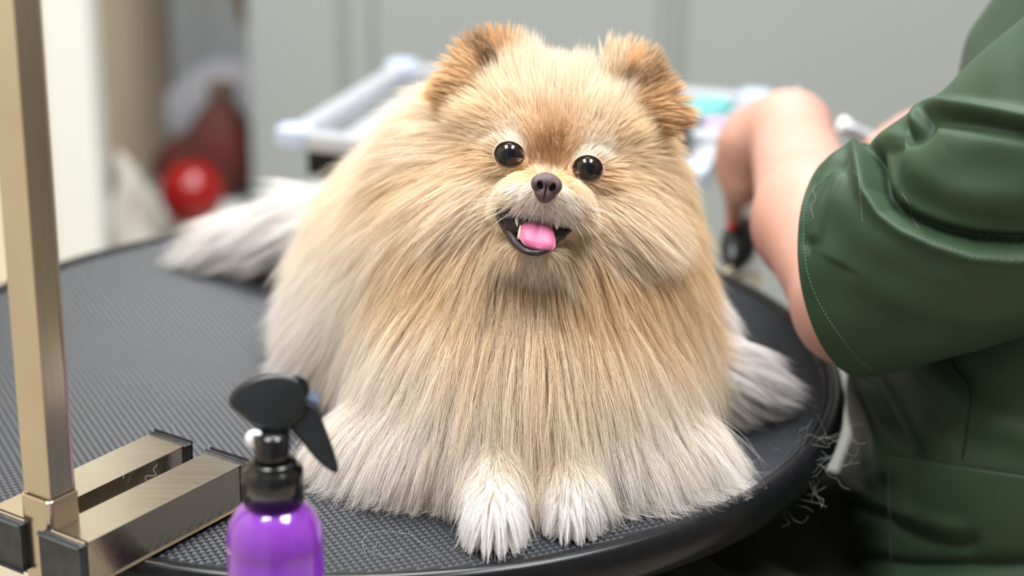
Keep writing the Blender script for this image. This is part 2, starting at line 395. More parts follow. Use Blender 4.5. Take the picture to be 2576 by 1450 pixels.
# ------------------------------------------------------------------ grooming table
TC = np.array([-0.086, 1.116]); TR = 0.2816
table = empty('grooming_table', (TC[0], TC[1], 0), 'round grooming table with a black studded rubber top under the dog', 'table')
lathe('tabletop', [(0.0005, TZ - 0.018), (TR - 0.004, TZ - 0.018), (TR - 0.004, TZ - 0.0022), (0.0005, TZ - 0.0022)], MT['board'], table, 96, (TC[0], TC[1], 0), smooth=False)
rp = [(TR - 0.008, -0.0215), (TR - 0.002, -0.023), (TR + 0.0015, -0.0205), (TR + 0.003, -0.014), (TR + 0.003, -0.006), (TR + 0.0018, -0.0012), (TR - 0.0004, 0.0012), (TR - 0.004, 0.0016), (TR - 0.0062, 0.0008), (TR - 0.0066, -0.0016), (TR - 0.006, -0.018)]
V, Fc = [], []
n = 192
for (r, z) in rp:
    for k in range(n):
        a = 2 * PI * k / n; V.append((TC[0] + r * math.cos(a), TC[1] + r * math.sin(a), TZ + z))
for i in range(len(rp)):
    for k in range(n):
        j = (i + 1) % len(rp); k2 = (k + 1) % n; Fc.append((i * n + k, i * n + k2, j * n + k2, j * n + k))
mesh_obj('edge_band', V, Fc, MT['rim'], table)
# studded mat: pyramids on a 3.7 mm grid
pt = 0.0037; a0 = math.radians(25.7); e1 = np.array([math.cos(a0), math.sin(a0)]); e2 = np.array([math.sin(a0), -math.cos(a0)])
R2 = TR - 0.0078; k = int(R2 / pt) + 2
ii, jj = np.meshgrid(np.arange(-k, k + 1), np.arange(-k, k + 1), indexing='ij')
cen = ii[..., None] * pt * e1 + jj[..., None] * pt * e2; cen = cen.reshape(-1, 2); cen = cen[np.hypot(*cen.T) < R2 - 0.0024]
def ring_pts(s, z):
    return [np.c_[cen + TC + s * (u * e1 + v * e2) * pt, np.full(len(cen), z)] for (u, v) in ((-.5, -.5), (.5, -.5), (.5, .5), (-.5, .5))]
lo_ = ring_pts(0.94, TZ - 0.0006); hi_ = ring_pts(0.16, TZ + 0.0001)
N_ = len(cen); V = np.concatenate(lo_ + hi_); ix = np.arange(N_)
Fc = [np.stack([ix + a * N_, ix + b * N_, ix + (b + 4) * N_, ix + (a + 4) * N_], 1) for (a, b) in ((0, 1), (1, 2), (2, 3), (3, 0))]
Fc.append(np.stack([ix + q * N_ for q in (4, 5, 6, 7)], 1)); Fc = np.concatenate(Fc)[:, ::-1]
lathe('rubber_mat', [(0.0005, TZ - 0.0018), (R2, TZ - 0.0018), (R2, TZ - 0.0006), (0.0005, TZ - 0.0006)], MT['mat'], table, 96, (TC[0], TC[1], 0), smooth=False)
mesh_obj('mat_studs', V, Fc, MT['mat'], table, smooth=False, kind='stuff')
lathe('column', [(0.03, 0.03), (0.03, 0.45), (0.022, 0.46), (0.022, 0.76), (0.07, 0.765), (0.07, 0.782)], MT['chrome'], table, 32, (TC[0], TC[1], 0))
lathe('foot_plate', [(0.01, 0.0), (0.135, 0.0), (0.14, 0.008), (0.13, 0.02), (0.05, 0.035), (0.03, 0.04)], MT['rim'], table, 48, (TC[0], TC[1], 0))

# ------------------------------------------------------------------ grooming arm clamp
bd = unit(np.array([0.566, 0.824, 0])); bp_ = np.array([bd[1], -bd[0], 0]); BX = np.array([bd, bp_, [0, 0, 1]])
def DP(d, p, z): return bd * d + bp_ * p + np.array([0, 0, z])
zb = TZ + 0.0018; bh = 0.0235; zc = zb + bh / 2
arm = empty('steel_clamp', tuple(DP(0.5726, -0.6543, 0.6)), 'stainless steel bar clamp with a square upright on the left edge of the table', 'clamp')
def hollow(name, c, ax, w, h, z0, z1, th, bev, m, parent):   # square tube open at the top
    def ring(hw, r):
        q = []
        for (sx, sy, a0_) in ((1, 1, 0), (-1, 1, 90), (-1, -1, 180), (1, -1, 270)):
            for k in range(5):
                a = math.radians(a0_ + 22.5 * k); q.append((sx * (hw - r) + r * math.cos(a), sy * (hw - r) + r * math.sin(a)))
        return q
    o = ring(w, bev); i = ring(w - th, max(bev - th, 0.0004)); n = len(o); V = []
    for (rg, z) in ((o, z0), (o, z1 - 0.0003), (ring(w - 0.0003, bev), z1), (ring(w - th + 0.0003, max(bev - th, 0.0004)), z1), (i, z1 - 0.0003), (i, z0)):
        for (x, y) in rg: V.append(np.asarray(c) * np.array([1, 1, 0]) + ax[0] * x + ax[1] * y + np.array([0, 0, z]))
    Fc = [(a * n + k, a * n + (k + 1) % n, ((a + 1) % 6) * n + (k + 1) % n, ((a + 1) % 6) * n + k) for a in range(6) for k in range(n)]
    return mesh_obj(name, V, Fc, m, parent, smooth=False)
sc_ = DP(0.5740, -0.6562, 0)
hollow('sleeve', sc_, BX, 0.0098, 0, 0.70, TZ + 0.040, 0.0016, 0.0026, MT['steel'], arm)
# upright: hollow square post standing in the sleeve
pc_ = sc_ + 0.0002 * bd
PX = BX
bmp = bmesh.new(); bm_box(bmp, pc_ + np.array([0, 0, 1.0]), PX, (0.0077, 0.0077, 0.28), 0.0012, 3); bm_obj('upright', bmp, MT['steel'], arm)
for (pcen, dl, dr) in ((-0.6372, 0.5655, 0.6735), (-0.6765, 0.5655, 0.6735)):
    box('clamp_bar', DP((dl + dr) / 2, pcen, zc), ((dr - dl) / 2, 0.0113, bh / 2), MT['steelh'], arm, BX, 0.0012, 3)
    for (e, w) in ((dl - 0.0024, 0.0026), (dr + 0.0016, 0.0018)):
        box('end_cap', DP(e, pcen, zc - 0.0004), (w, 0.0119, bh / 2 + 0.0002), MT['rubber'], arm, BX, 0.0016, 3)
# weld beads and the clamp screw below the table edge
V, Fc = tube_vf([DP(0.5655 + q * 0.0174, -0.6478, zb + bh + 0.0004 + 0.0003 * math.sin(q * 40)) for q in np.linspace(0, 1, 16)], [0.0009 + 0.0003 * math.sin(q * 9) for q in range(16)], 6)
mesh_obj('weld_bead', V, Fc, MT['weld'], arm)
box('clamp_jaw', DP(0.61, -0.6562, TZ - 0.055), (0.05, 0.011, 0.008), MT['steelh'], arm, BX, 0.001)
lathe('clamp_screw', [(0.004, TZ - 0.09), (0.004, TZ - 0.034), (0.012, TZ - 0.034), (0.012, TZ - 0.0235)], MT['chrome'], arm, 16, DP(0.645, -0.6562, 0))

# ------------------------------------------------------------------ spray bottle (stands on a small trolley in front of the table)
BD = 0.875
bx = P(690, 1300, BD); bxy = np.array([bx[0], bx[1], 0])
def zpx(py, x=690): return P(x, py, BD)[2]
SZ = 0.632
st = empty('side_trolley', (bxy[0], bxy[1], 0), 'small white side trolley in front of the table under the purple spray bottle', 'trolley')
box('trolley_shelf', (bxy[0] - .07, bxy[1] - 0.05, SZ - 0.01), (0.11, 0.10, 0.01), MT['white'], st, bevel=0.004)
for sx in (-1, 1):
    for sy in (-1, 1):
        box('leg', (bxy[0] - .07 + sx * 0.095, bxy[1] - 0.05 + sy * 0.085, (SZ - 0.02) / 2), (0.01, 0.01, (SZ - 0.02) / 2), MT['alu'], st)
bot = empty('spray_bottle', (bxy[0], bxy[1], SZ), 'purple spray bottle with a black trigger head in front of the steel clamp', 'bottle')
s = BD / F / math.cos(math.radians(24))   # height per pixel near the bottle
rB = 123 * BD / F
zsh = zpx(1262); znk = zpx(1250)
prof = [(0.001, SZ + 0.001), (rB * 0.9, SZ + 0.001), (rB, SZ + 0.004), (rB, zpx(1372)), (rB * 0.985, zpx(1345)), (rB * 0.93, zpx(1318)), (rB * 0.83, zpx(1292)), (rB * 0.72, zpx(1274)), (rB * 0.58, zpx(1262)), (rB * 0.52, zpx(1255)), (rB * 0.52, zpx(1240))]
lathe('bottle_body', prof, MT['purple'], bot, 64, bxy)
zl = zpx(1372)
lathe('liquid_fill', [(0.001, SZ + 0.004), (rB * 0.9, SZ + 0.005), (rB * 0.955, SZ + 0.008), (rB * 0.955, zl), (0.001, zl)], MT['liquid'], bot, 48, bxy)
rc = 77 * BD / F
lathe('screw_collar', [(0.001, zpx(1252)), (rc, zpx(1252)), (rc, zpx(1165)), (rc * 0.97, zpx(1158)), (rc * 0.84, zpx(1152)), (rc * 0.8, zpx(1146)), (rc * 0.8, zpx(1140)), (rc * 0.72, zpx(1134)), (0.001, zpx(1134))], MT['blackgl'], bot, 48, bxy)
lathe('pump_neck', [(0.001, zpx(1142)), (rc * 0.62, zpx(1142)), (rc * 0.56, zpx(1110)), (rc * 0.6, zpx(1060)), (0.001, zpx(1060))], MT['blackgl'], bot, 32, bxy)
# trigger head: side profile extruded in the plane facing the camera, then rounded
hr = np.array([1.0, 0, 0]); hu = np.array([0, 0, 1.0]); hd = np.array([0, 1.0, 0])
def BP(px, py, dy=0.0):
    q = P(px, py, BD + dy); return q
def profile_body(name, pts, half, m, parent, bev, taper=None, ctr=0.0):
    bm = bmesh.new(); n = len(pts)
    fr = [bm.verts.new(BP(x, y, ctr - half)) for (x, y) in pts]; bk = [bm.verts.new(BP(x, y, ctr + half)) for (x, y) in pts]
    bm.faces.new(fr); bm.faces.new(bk[::-1])
    for k in range(n): bm.faces.new((fr[k], bk[k], bk[(k + 1) % n], fr[(k + 1) % n]))
    bmesh.ops.recalc_face_normals(bm, faces=bm.faces)
    es = [e for e in bm.edges if (e.verts[0] in fr) == (e.verts[1] in fr)]
    bmesh.ops.bevel(bm, geom=es, offset=bev, segments=4, profile=0.5, affect='EDGES', clamp_overlap=True)
    o = bm_obj(name, bm, m, parent, smooth=True); return o
head = catmull([(574, 1010), (584, 985), (612, 962), (650, 946), (690, 939), (730, 944), (752, 952), (764, 975), (772, 1000), (772, 1030), (762, 1052), (742, 1066), (722, 1090), (690, 1096), (668, 1088), (640, 1074), (616, 1056), (592, 1036), (578, 1024)], 56)[:-1]
profile_body('sprayer_head', head, 0.011, MT['blackpl'], bot, 0.0042)
trig = catmull([(716, 1062), (744, 1030), (770, 1004), (790, 1010), (806, 1046), (824, 1090), (842, 1140), (851, 1176), (848, 1190), (836, 1188), (812, 1172), (786, 1146), (762, 1116), (738, 1086)], 44)[:-1]
profile_body('trigger', trig, 0.0065, MT['blackpl'], bot, 0.003, ctr=-0.001)
nz = catmull([(738, 944), (758, 948), (772, 958), (778, 975), (776, 992), (758, 996), (742, 976)], 28)[:-1]
profile_body('nozzle', nz, 0.0072, MT['blackgl'], bot, 0.002, ctr=-0.003)
box('nozzle_lip', BP(775, 1000, -0.004), (0.0052, 0.0055, 0.0022), MT['navy'], bot, [[0.86, 0, -0.5], [0, 1, 0], [0.5, 0, 0.86]], 0.001)
wq = BP(640, 1106, -0.0125)
lathe('pivot_plug', [(0.0002, -0.006), (0.0039, -0.006), (0.0041, 0.0), (0.0036, 0.0012), (0.0002, 0.0018)], MT['whitepl'], bot, 24, wq, [[1, 0, 0], [0, 0.3, 0.95], [0, -0.95, 0.3]])
tube('plug_arm', [BP(646, 1102, -0.009), BP(662, 1092, -0.003), BP(684, 1090, 0.0)], [0.003, 0.0045, 0.006], MT['blackpl'], bot, 12)

# ------------------------------------------------------------------ the dog
HR = math.radians(9.6)
hx = math.cos(HR) * RIGHT - math.sin(HR) * UP; hu_ = math.cos(HR) * UP + math.sin(HR) * RIGHT; hz_ = -FWD
HAX = np.array([hx, hu_, hz_])                 # the dog's head: right, up, towards the viewer
def rotax(deg):
    a = math.radians(deg); r = math.cos(a) * RIGHT - math.sin(a) * UP; u = math.cos(a) * UP + math.sin(a) * RIGHT
    return np.array([r, u, -FWD])
head_f = union([
    ell(P(1385, 352, 1.05), (.041, .030, .040), HAX),
    ell(P(1262, 530, 1.04), (.026, .026, .026)), ell(P(1500, 558, 1.04), (.026, .026, .026)),
    ell(P(1372, 494, .999), (.018, .0098, .026), HAX),
    ell(P(1320, 503, .992), (.0110, .0076, .012), HAX), ell(P(1424, 519, .992), (.0105, .0076, .012), HAX)], 0.014)
jaw_f = ell(P(1345, 634, 1.0), (.0125, .0062, .020), HAX)
head_f = union([head_f, jaw_f], 0.008)
for (x, y, r) in ((1346, 588, (.0165, .0062, .030)), (1288, 560, (.010, .0048, .020)), (1412, 580, (.0085, .0048, .020))):
    head_f = sub(head_f, ell(P(x, y, .985), r, HAX), 0.002)
for (x, y) in ((1281, 390), (1478, 425)):
    head_f = sub(head_f, ell(P(x, y, 1.0), (.0072, .0060, .010), HAX), 0.003)
earL = sub(union([ell(P(1228, 168, 1.058), (.0150, .0165, .0075), rotax(-22)), ell(P(1222, 222, 1.060), (.0215, .0130, .0110), rotax(-25))], .010), ell(P(1240, 172, 1.047), (.0085, .011, .006), rotax(-22)), 0.003)
earR = sub(union([ell(P(1590, 200, 1.058), (.0145, .0165, .0075), rotax(36)), ell(P(1612, 258, 1.060), (.0215, .0130, .0110), rotax(36))], .010), ell(P(1584, 208, 1.047), (.0085, .011, .006), rotax(36)), 0.003)
ears_f = union([earL, earR], 0.001)
def W3(x, y, z): return np.array([x, y, TZ + z])
trunk_f = union([ell(P(1350, 600, 1.09), (.062, .05, .052)), ell(P(1335, 860, 1.075), (.074, .070, .050)), ell(P(1320, 1100, 1.05), (.095, .050, .038)),
                 ell(P(1225, 420, 1.10), (.046, .036, .042)), ell(P(1520, 450, 1.10), (.032, .032, .038)), ell(W3(-.040, 1.12, .055), (.065, .09, .066)), ell(W3(.046, 1.07, .050), (.052, .07, .054)),
                 cap(W3(.012, 1.02, .075), W3(-.035, 1.17, .062), .068, .060)], 0.04)
hindL_f = union([ell(W3(-.085, 1.15, .04), (.036, .05, .035)), ell(W3(-.10, 1.10, .02), (.022, .03, .016))], 0.02)
hindR_f = union([ell(W3(.075, 1.10, .04), (.034, .05, .034)), ell(W3(.108, 1.055, .020), (.028, .034, .017))], 0.02)
tail_f = union([cap(W3(-.06, 1.22, .060), W3(-.13, 1.265, .040), .018, .014), cap(W3(-.13, 1.265, .040), W3(-.185, 1.285, .026), .014, .008)], 0.01)
def paw(x, y, dirx):
    q = [ell(W3(x, y, .014), (.0135, .019, .011)), cap(W3(x + dirx * .4, y + .075, .026), W3(x, y + .008, .016), .020, .0125)]
    for k in range(4):
        a = (-0.0092, -0.0032, 0.0032, 0.0092)[k]
        q.append(ell(W3(x + a, y - (.012 if k in (0, 3) else .0165), .0085), (.0042, .0078, .0065)))
    return union(q, 0.006)
pawL_f = paw(-.0075, .890, 0.01); pawR_f = paw(.031, .905, 0.02)
GR = dict(head=head_f, ear_l=earL, ear_r=earR, trunk=trunk_f, hind_l=hindL_f, hind_r=hindR_f, tail=tail_f, paw_l=pawL_f, paw_r=pawR_f)
_b = [head_f, trunk_f]
body0 = union([head_f, trunk_f], 0.03)
body1 = union([body0, ears_f], 0.008); body2 = union([body1, hindL_f, hindR_f, tail_f], 0.02); body3 = union([body2, pawL_f, pawR_f], 0.008)
def dog_f(p): return np.maximum(body3(p), (TZ + 0.0015) - p[..., 2])
dog_f.box = ((-.22, .855, TZ), (.16, 1.32, 1.03))
dog = empty('dog', (0.0, 1.05, TZ), 'fluffy cream and orange small spitz dog lying on the black grooming table, mouth open', 'dog')
V, Q = surfnet(dog_f, 0.0028)
mesh_obj('body', V, Q, MT['dogskin'], dog)
toCam = -FWD

def surf_depth(px, py, d0=0.94, d1=1.2, n=260):
    D = np.linspace(d0, d1, n); p = np.stack([P(px, py, d) for d in D]); s = dog_f(p); i = np.argmax(s < 0); return D[i]

# hair roots on the body
tri = np.concatenate([Q[:, [0, 1, 2]], Q[:, [0, 2, 3]]])
A, B, C_ = V[tri[:, 0]], V[tri[:, 1]], V[tri[:, 2]]
nn = np.cross(B - A, C_ - A); ar = np.linalg.norm(nn, axis=1) * .5; ctr = (A + B + C_) / 3
names = list(GR); gd = np.stack([GR[k](ctr) for k in names], 1); grp = gd.argmin(1)
nrm = grad(dog_f, ctr)
face = (nrm * unit(CAM - ctr)).sum(1)
vis = np.where(face > -0.25, 1.0, 0.3)
vis[(ctr[:, 2] < TZ + 0.004)] *= 0.15
def roots(gname, n, extra=None):
    m = grp == names.index(gname); w = ar * vis * m
    if extra is not None: w = w * extra
    i = rng.choice(len(tri), n, p=w / w.sum()); u, v = rng.random((2, n)); f = u + v > 1; u[f] = 1 - u[f]; v[f] = 1 - v[f]
    p = A[i] + u[:, None] * (B[i] - A[i]) + v[:, None] * (C_[i] - A[i])
    return p, grad(dog_f, p)

def interp(H, px, py, pw=1.7, e=24.0):
    H = np.asarray(H, float); out = np.empty((len(px), H.shape[1] - 2))
    for a in range(0, len(px), 20000):
        d2 = (px[a:a + 20000, None] - H[None, :, 0]) ** 2 + (py[a:a + 20000, None] - H[None, :, 1]) ** 2
        w = 1.0 / (d2 + e * e) ** pw; w /= w.sum(1, keepdims=True); out[a:a + 20000] = w @ H[:, 2:]
    return out

def fur(name, p, n, H, ng, K=9, lift=0.55, clump=0.6, grav=0.3, rad=8e-5, frizz=6e-4, dark=0.45, parent=dog, margin=0.0012, kind='stuff', stray=0.04, lmin=.72, gam=.385, lobes=None, tanmix=0.25, lock=0.1, ip=(1.6, 28.0)):
    N = len(p); px, py, _ = proj(p); X = interp(H, px, py, *ip)
    d = unit(RIGHT * X[:, :1] - UP * X[:, 1:2] + toCam * X[:, 2:3])
    back = np.clip(-(n * unit(CAM - p)).sum(1), 0, 1)[:, None]      # the side the photograph does not show
    d = unit(d * (1 - back) + back * (np.array([0, 0.5, -0.75]) + n * 0.3))
    dt = unit(d - n * np.minimum((d * n).sum(1, keepdims=True), 0.35) * 0.85)
    L = X[:, 3] * 1e-3
    g = np.arange(ng); gp, gn, gdir, gL = p[:ng], n[:ng], dt[:ng], L[:ng] * rng.uniform(.68, 1.14, ng)
    lf = lift * rng.uniform(.6, 1.3, ng)[:, None]
    gdir = unit(gdir + rng.normal(0, .10, gdir.shape))
    pts = [gp - gn * 0.0006]; cur = gp.copy(); st_ = (gL / (K - 1))[:, None]
    lay = rng.uniform(0.3, 1.0, ng)
    for k in range(1, K):
        t = k / (K - 1)
        dr = unit(gdir + gn * lf * (1 - t) ** 1.2 + np.array([0, 0, -1.0]) * grav * t)
        cur = cur + dr * st_
        s_ = dog_f(cur); mg = margin + lay * 0.10 * gL * min(1, 2 * t)
        bad = s_ < mg
        if bad.any(): cur[bad] += grad(dog_f, cur[bad]) * (mg - s_)[bad][:, None]
        cur[:, 2] = np.maximum(cur[:, 2], TZ + 0.0012 + 0.0015 * lay)
        pts.append(cur.copy())
    G = np.stack(pts, 1)                                           # ng,K,3
    kd = kdtree.KDTree(ng)
    for i in range(ng): kd.insert(gp[i], i)
    kd.balance()
    near = np.array([kd.find(q)[1] for q in p])
    off = p - gp[near]; t = np.linspace(0, 1, K)[None, :, None]
    ls = rng.uniform(lmin, 1.08, N) * np.clip(L / np.maximum(gL[near], 1e-5), .5, 1.6); isst = rng.random(N) < stray
    ls = np.where(isst, ls * 1.12, ls)
    cl = clump * rng.uniform(.5, 1.15, N); cl = np.where(isst, -.3, cl)
    C = p[:, None] - n[:, None] * 0.0006 + ls[:, None, None] * (G[near] - G[near][:, :1]) - off[:, None] * cl[:, None, None] * t ** 1.3
    ph = rng.uniform(0, 6.28, (N, 1, 3)); fq = rng.uniform(2.5, 6.5, (N, 1, 1)); am = frizz * np.where(isst, 2.6, 1.0)[:, None, None] * np.minimum(1, L / 0.03)[:, None, None]
    C = C + am * t * np.sin(ph + fq * t) * rng.uniform(.3, 1.2, (N, 1, 1))
    if lobes is not None:          # toe tufts: strands over the toes gather on four toe axes
        tx = lobes[0] + np.array([-.0122, -.0042, .0042, .0122]); e_ = C[:, -1]; j = np.abs(e_[:, :1] - tx).argmin(1)
        w_ = np.clip((lobes[1] + .002 - e_[:, 1]) / .012, 0, 1) * (rng.random(N) < .9)
        C[..., 0] += ((tx[j] - e_[:, 0]) * .62 * w_)[:, None] * t[..., 0] ** 1.6
        C[..., 1] -= (np.array([0, .0035, .0035, 0])[j] * w_)[:, None] * t[..., 0] ** 1.5
    C[..., 2] = np.maximum(C[..., 2], TZ + 0.0009)
    xt, yt, _ = proj(C[:, -1] * .75 + C[:, 0] * .25); X2 = interp(H, xt, yt, *ip)
    tip0 = lin(X[:, 4:7]) ** gam * np.array([1.0, .958, .955]); tip = lin(X2[:, 4:7]) ** gam * np.array([1.0, .958, .955]); u = rng.random(ng)[near][:, None]
    tan = tip * np.array([.95, .85, .68]); mixf = tanmix * np.clip(u * 1.6 - .5, 0, 1) + rng.uniform(0, .10, (N, 1))
    tip = tip * (1 - mixf) + tan * mixf
    tip = tip * np.exp(rng.normal(0, lock, ng))[near][:, None] * np.exp(rng.normal(0, .15, (N, 1)))  # per-strand brightness spread imitates strand glints and shadows
    tip = np.clip(tip, 0, .95); rb = np.clip(.5 * (tip + tip0), 0, .95); dk = dark * np.clip((1 - tip[:, 2:3] / tip[:, :1]) * 3.0, .12, 1); rb = np.clip(.4 * tip + .6 * tip0 * (tip.mean(1, keepdims=True) / np.maximum(tip0.mean(1, keepdims=True), 1e-3)) ** .5, 0, .95); root = np.clip(rb * (1 - dk) + rb * dk * np.array([.90, .76, .56]), 0, .92)
    hc = bpy.data.hair_curves.new(name); hc.add_curves([K] * N)
    hc.position_data.foreach_set('vector', C.astype(np.float32).ravel())
    ra = hc.attributes.new('radius', 'FLOAT', 'POINT')
    rr = (rad * rng.uniform(.7, 1.2, (N, 1)) * np.linspace(1, 0, K)[None] ** .6 * 0.9 + rad * .12)
    ra.data.foreach_set('value', rr.astype(np.float32).ravel())
    for nm, c in (('root_col', root), ('tip_col', tip)):
        at = hc.attributes.new(nm, 'FLOAT_COLOR', 'CURVE'); at.data.foreach_set('color', np.c_[c, np.ones(N)].astype(np.float32).ravel())
    hc.materials.append(FUR)
    o = bpy.data.objects.new(name, hc); COL.objects.link(o); wparent(o, parent)
    if kind: o['kind'] = kind
    return o

HEADH = [
 (1380,395,0,-1,.1,7,132,72,24),(1385,350,0,-1,.1,8,84,38,8),(1362,352,-.2,-1,.1,8,124,66,22),(1408,354,.2,-1,.1,8,124,66,22),(1335,335,-.5,-.8,.1,8,206,156,96),(1440,362,.4,-.9,.1,8,206,156,96),(1385,312,0,-1,.1,10,140,82,32),(1385,285,0,-1,.05,12,192,140,80),
 (1385,290,0,-1,0,14,226,188,138),(1325,185,.02,-1,0,31,240,216,178),(1300,205,-.1,-1,0,24,236,208,166),(1490,195,.05,-1,0,27,240,216,178),(1520,205,.1,-1,0,30,240,216,178),(1405,170,0,-1,0,15,242,222,188),(1400,215,.05,-1,0,19,234,208,168),(1300,250,-.45,-.9,0,14,228,190,136),(1500,262,.4,-.9,0,14,230,196,146),
 (1200,300,-.85,-.5,0,18,222,185,130),(1600,335,.85,-.45,0,16,222,182,125),(1225,335,-.9,-.25,0,9,224,198,160),(1300,347,-.3,-.85,0,6,240,228,208),(1265,350,-.6,-.7,0,6,236,220,196),
 (1500,385,.6,-.6,0,7,238,224,202),(1465,378,.25,-.9,0,6,238,226,206),(1185,400,-1,.1,0,18,214,170,110),(1545,445,1,.15,0,16,214,170,115),
 (1270,440,-.85,.45,0,8,226,192,142),(1465,478,.75,.6,0,8,226,190,138),(1318,432,-.8,-.1,0,6,214,164,100),(1424,444,.7,-.1,0,6,214,164,100),
 (1376,422,0,-1,0,5,234,208,174),(1290,492,-.95,.25,0,5.5,244,236,224),(1312,515,-.7,.7,0,5,242,240,240),(1345,530,-.2,1,0,4.2,226,226,232),(1372,530,0,1,0,4.2,206,206,214),(1400,535,.2,1,0,4.2,226,226,232),(1345,490,-.8,.5,0,4,240,238,236),(1405,500,.8,.5,0,4,240,238,236),
 (1440,520,.75,.5,0,5.5,244,238,230),(1428,540,.5,.85,0,5.5,242,240,238),(1238,522,-.85,.5,0,12,228,196,152),(1492,562,.8,.6,0,12,228,194,150),
 (1180,500,-.8,.65,0,44,236,212,176),(1560,530,.8,.65,0,42,232,206,166),(1120,420,-.95,.3,0,46,228,196,150),(1640,440,.85,.5,0,34,224,186,134),
 (1235,620,-.35,.92,0,42,230,200,156),(1455,645,.35,.92,0,42,230,200,156),(1345,662,0,1,.1,10,238,224,204),(1298,632,-.5,.85,0,10,228,198,154),(1396,632,.5,.85,0,10,230,202,162),(1345,640,0,1,.1,3,60,50,50)]
EARL = [(1214,108,-.35,-.9,0,8,70,40,18),(1218,138,-.7,-.6,0,8,80,46,20),(1180,150,-.7,-.5,0,10,206,150,86),(1148,192,-.95,-.05,0,16,204,146,80),(1245,92,-.1,-1,0,10,186,120,56),(1290,125,.3,-.95,0,15,224,182,124),(1320,150,.25,-1,.1,20,240,216,180),(1120,200,-.95,.05,0,18,204,148,82),
 (1255,160,-.35,-.8,.2,9,224,194,150),(1300,190,.1,-1,0,14,228,192,142),(1180,230,-.8,-.3,0,14,212,166,106),(1225,200,-.5,-.5,.3,9,214,180,140)]
EARR = [(1560,142,.05,-1,0,11,224,188,138),(1595,148,.35,-.9,0,8,180,122,62),(1634,182,.65,-.7,0,8,80,48,20),(1640,205,.8,-.5,0,8,100,58,22),(1610,175,.5,-.7,.1,9,196,146,86),(1658,235,.85,-.35,0,12,198,136,68),(1672,272,.95,.1,0,15,204,142,74),
 (1590,205,.4,-.55,.3,8,228,206,176),(1540,190,0,-1,0,16,234,204,160),(1520,160,-.05,-1,.1,20,240,216,180),(1560,120,.1,-1,0,14,226,190,140),(1622,262,.8,-.25,0,11,206,156,94)]
BODYH = [
 (1345,720,0,1,.15,42,216,190,152),(1250,760,-.15,1,.1,50,224,192,146),(1450,740,.2,1,.1,50,222,182,130),(1100,650,-.6,.8,0,52,222,180,118),(1000,500,-.85,.5,0,46,224,184,126),
 (950,400,-.9,.35,0,42,228,202,168),(1100,330,-.95,-.1,0,34,232,204,160),(1150,270,-.9,-.4,0,28,230,200,152),(1000,300,-.95,.1,0,34,234,212,178),(1680,380,.9,.35,0,24,228,188,132),(1640,300,.9,-.1,0,20,222,180,122),(900,600,-.75,.65,0,52,230,210,180),(850,750,-.75,.6,0,54,234,224,212),(760,850,-.75,.65,0,46,236,230,224),(1000,800,-.45,.9,0,58,222,186,130),
 (900,950,-.5,.87,0,56,238,228,216),(1150,900,-.2,1,0,60,224,192,146),(1350,900,0,1,0,60,232,202,160),(1500,850,.2,1,0,60,214,168,106),(1620,720,.5,.85,0,55,208,160,94),
 (1680,500,.75,.6,0,32,224,182,124),(1750,650,.6,.8,0,40,214,168,104),(1800,800,.5,.87,0,50,212,172,120),(1700,900,.35,.93,0,56,224,188,140),
 (850,1150,-.65,.78,.1,44,240,236,232),(1000,1150,-.35,.93,.1,46,238,230,222),(1150,1180,-.2,1,.1,38,234,220,204),(1000,1000,-.4,.9,.05,52,232,216,198),(1300,1100,.03,1,.1,48,230,206,172),(1450,1100,.15,1,.1,48,230,208,174),
 (1600,1100,.45,.9,.1,52,236,220,196),(1750,1100,.6,.8,.1,50,238,226,210),(1850,1000,.6,.8,0,46,226,202,170),(1600,1230,.5,.85,.1,42,246,244,242),(1700,1170,.6,.8,.1,44,244,240,236),(1800,1200,.65,.75,.1,42,244,242,240)]
TAILH = [(850,520,-.8,.15,0,50,236,228,214),(700,540,-.9,.2,0,58,238,234,226),(560,560,-.95,.3,0,55,238,236,230),(700,640,-.8,.6,0,52,234,232,230)]
HLH = [(800,700,-.75,.6,0,48,232,228,224),(700,800,-.85,.5,0,42,226,228,234),(850,850,-.6,.8,0,45,230,224,218)]
HRH = [(1750,900,.6,.5,0,42,222,208,190),(1850,950,.95,.1,0,38,228,230,236),(1850,1080,.9,.45,0,36,234,236,240)]  # bluish whites put the shade on the right hind leg into its colour
PLH = [(1245,1165,0,1,.1,14,238,220,188),(1190,1200,-.5,.85,.1,15,238,220,190),(1300,1200,.5,.85,.1,15,240,222,192),(1185,1280,-.4,.95,.1,22,242,238,234),(1225,1280,-.15,1,.1,24,240,232,218),(1255,1280,.05,1,.1,24,246,246,246),(1310,1280,.4,.95,.1,22,242,236,228),(1250,1340,0,1,.1,19,246,246,246),(1175,1330,-.4,.9,.1,17,244,242,240),(1325,1320,.4,.95,.1,17,242,238,232)]
PRH = [(1430,1215,0,1,.1,16,236,222,200),(1400,1280,-.25,1,.1,17,242,238,232),(1450,1290,.1,1,.1,17,242,242,240),(1490,1270,.6,.8,.1,16,242,240,238),(1500,1320,.7,.7,0,14,242,242,242)]

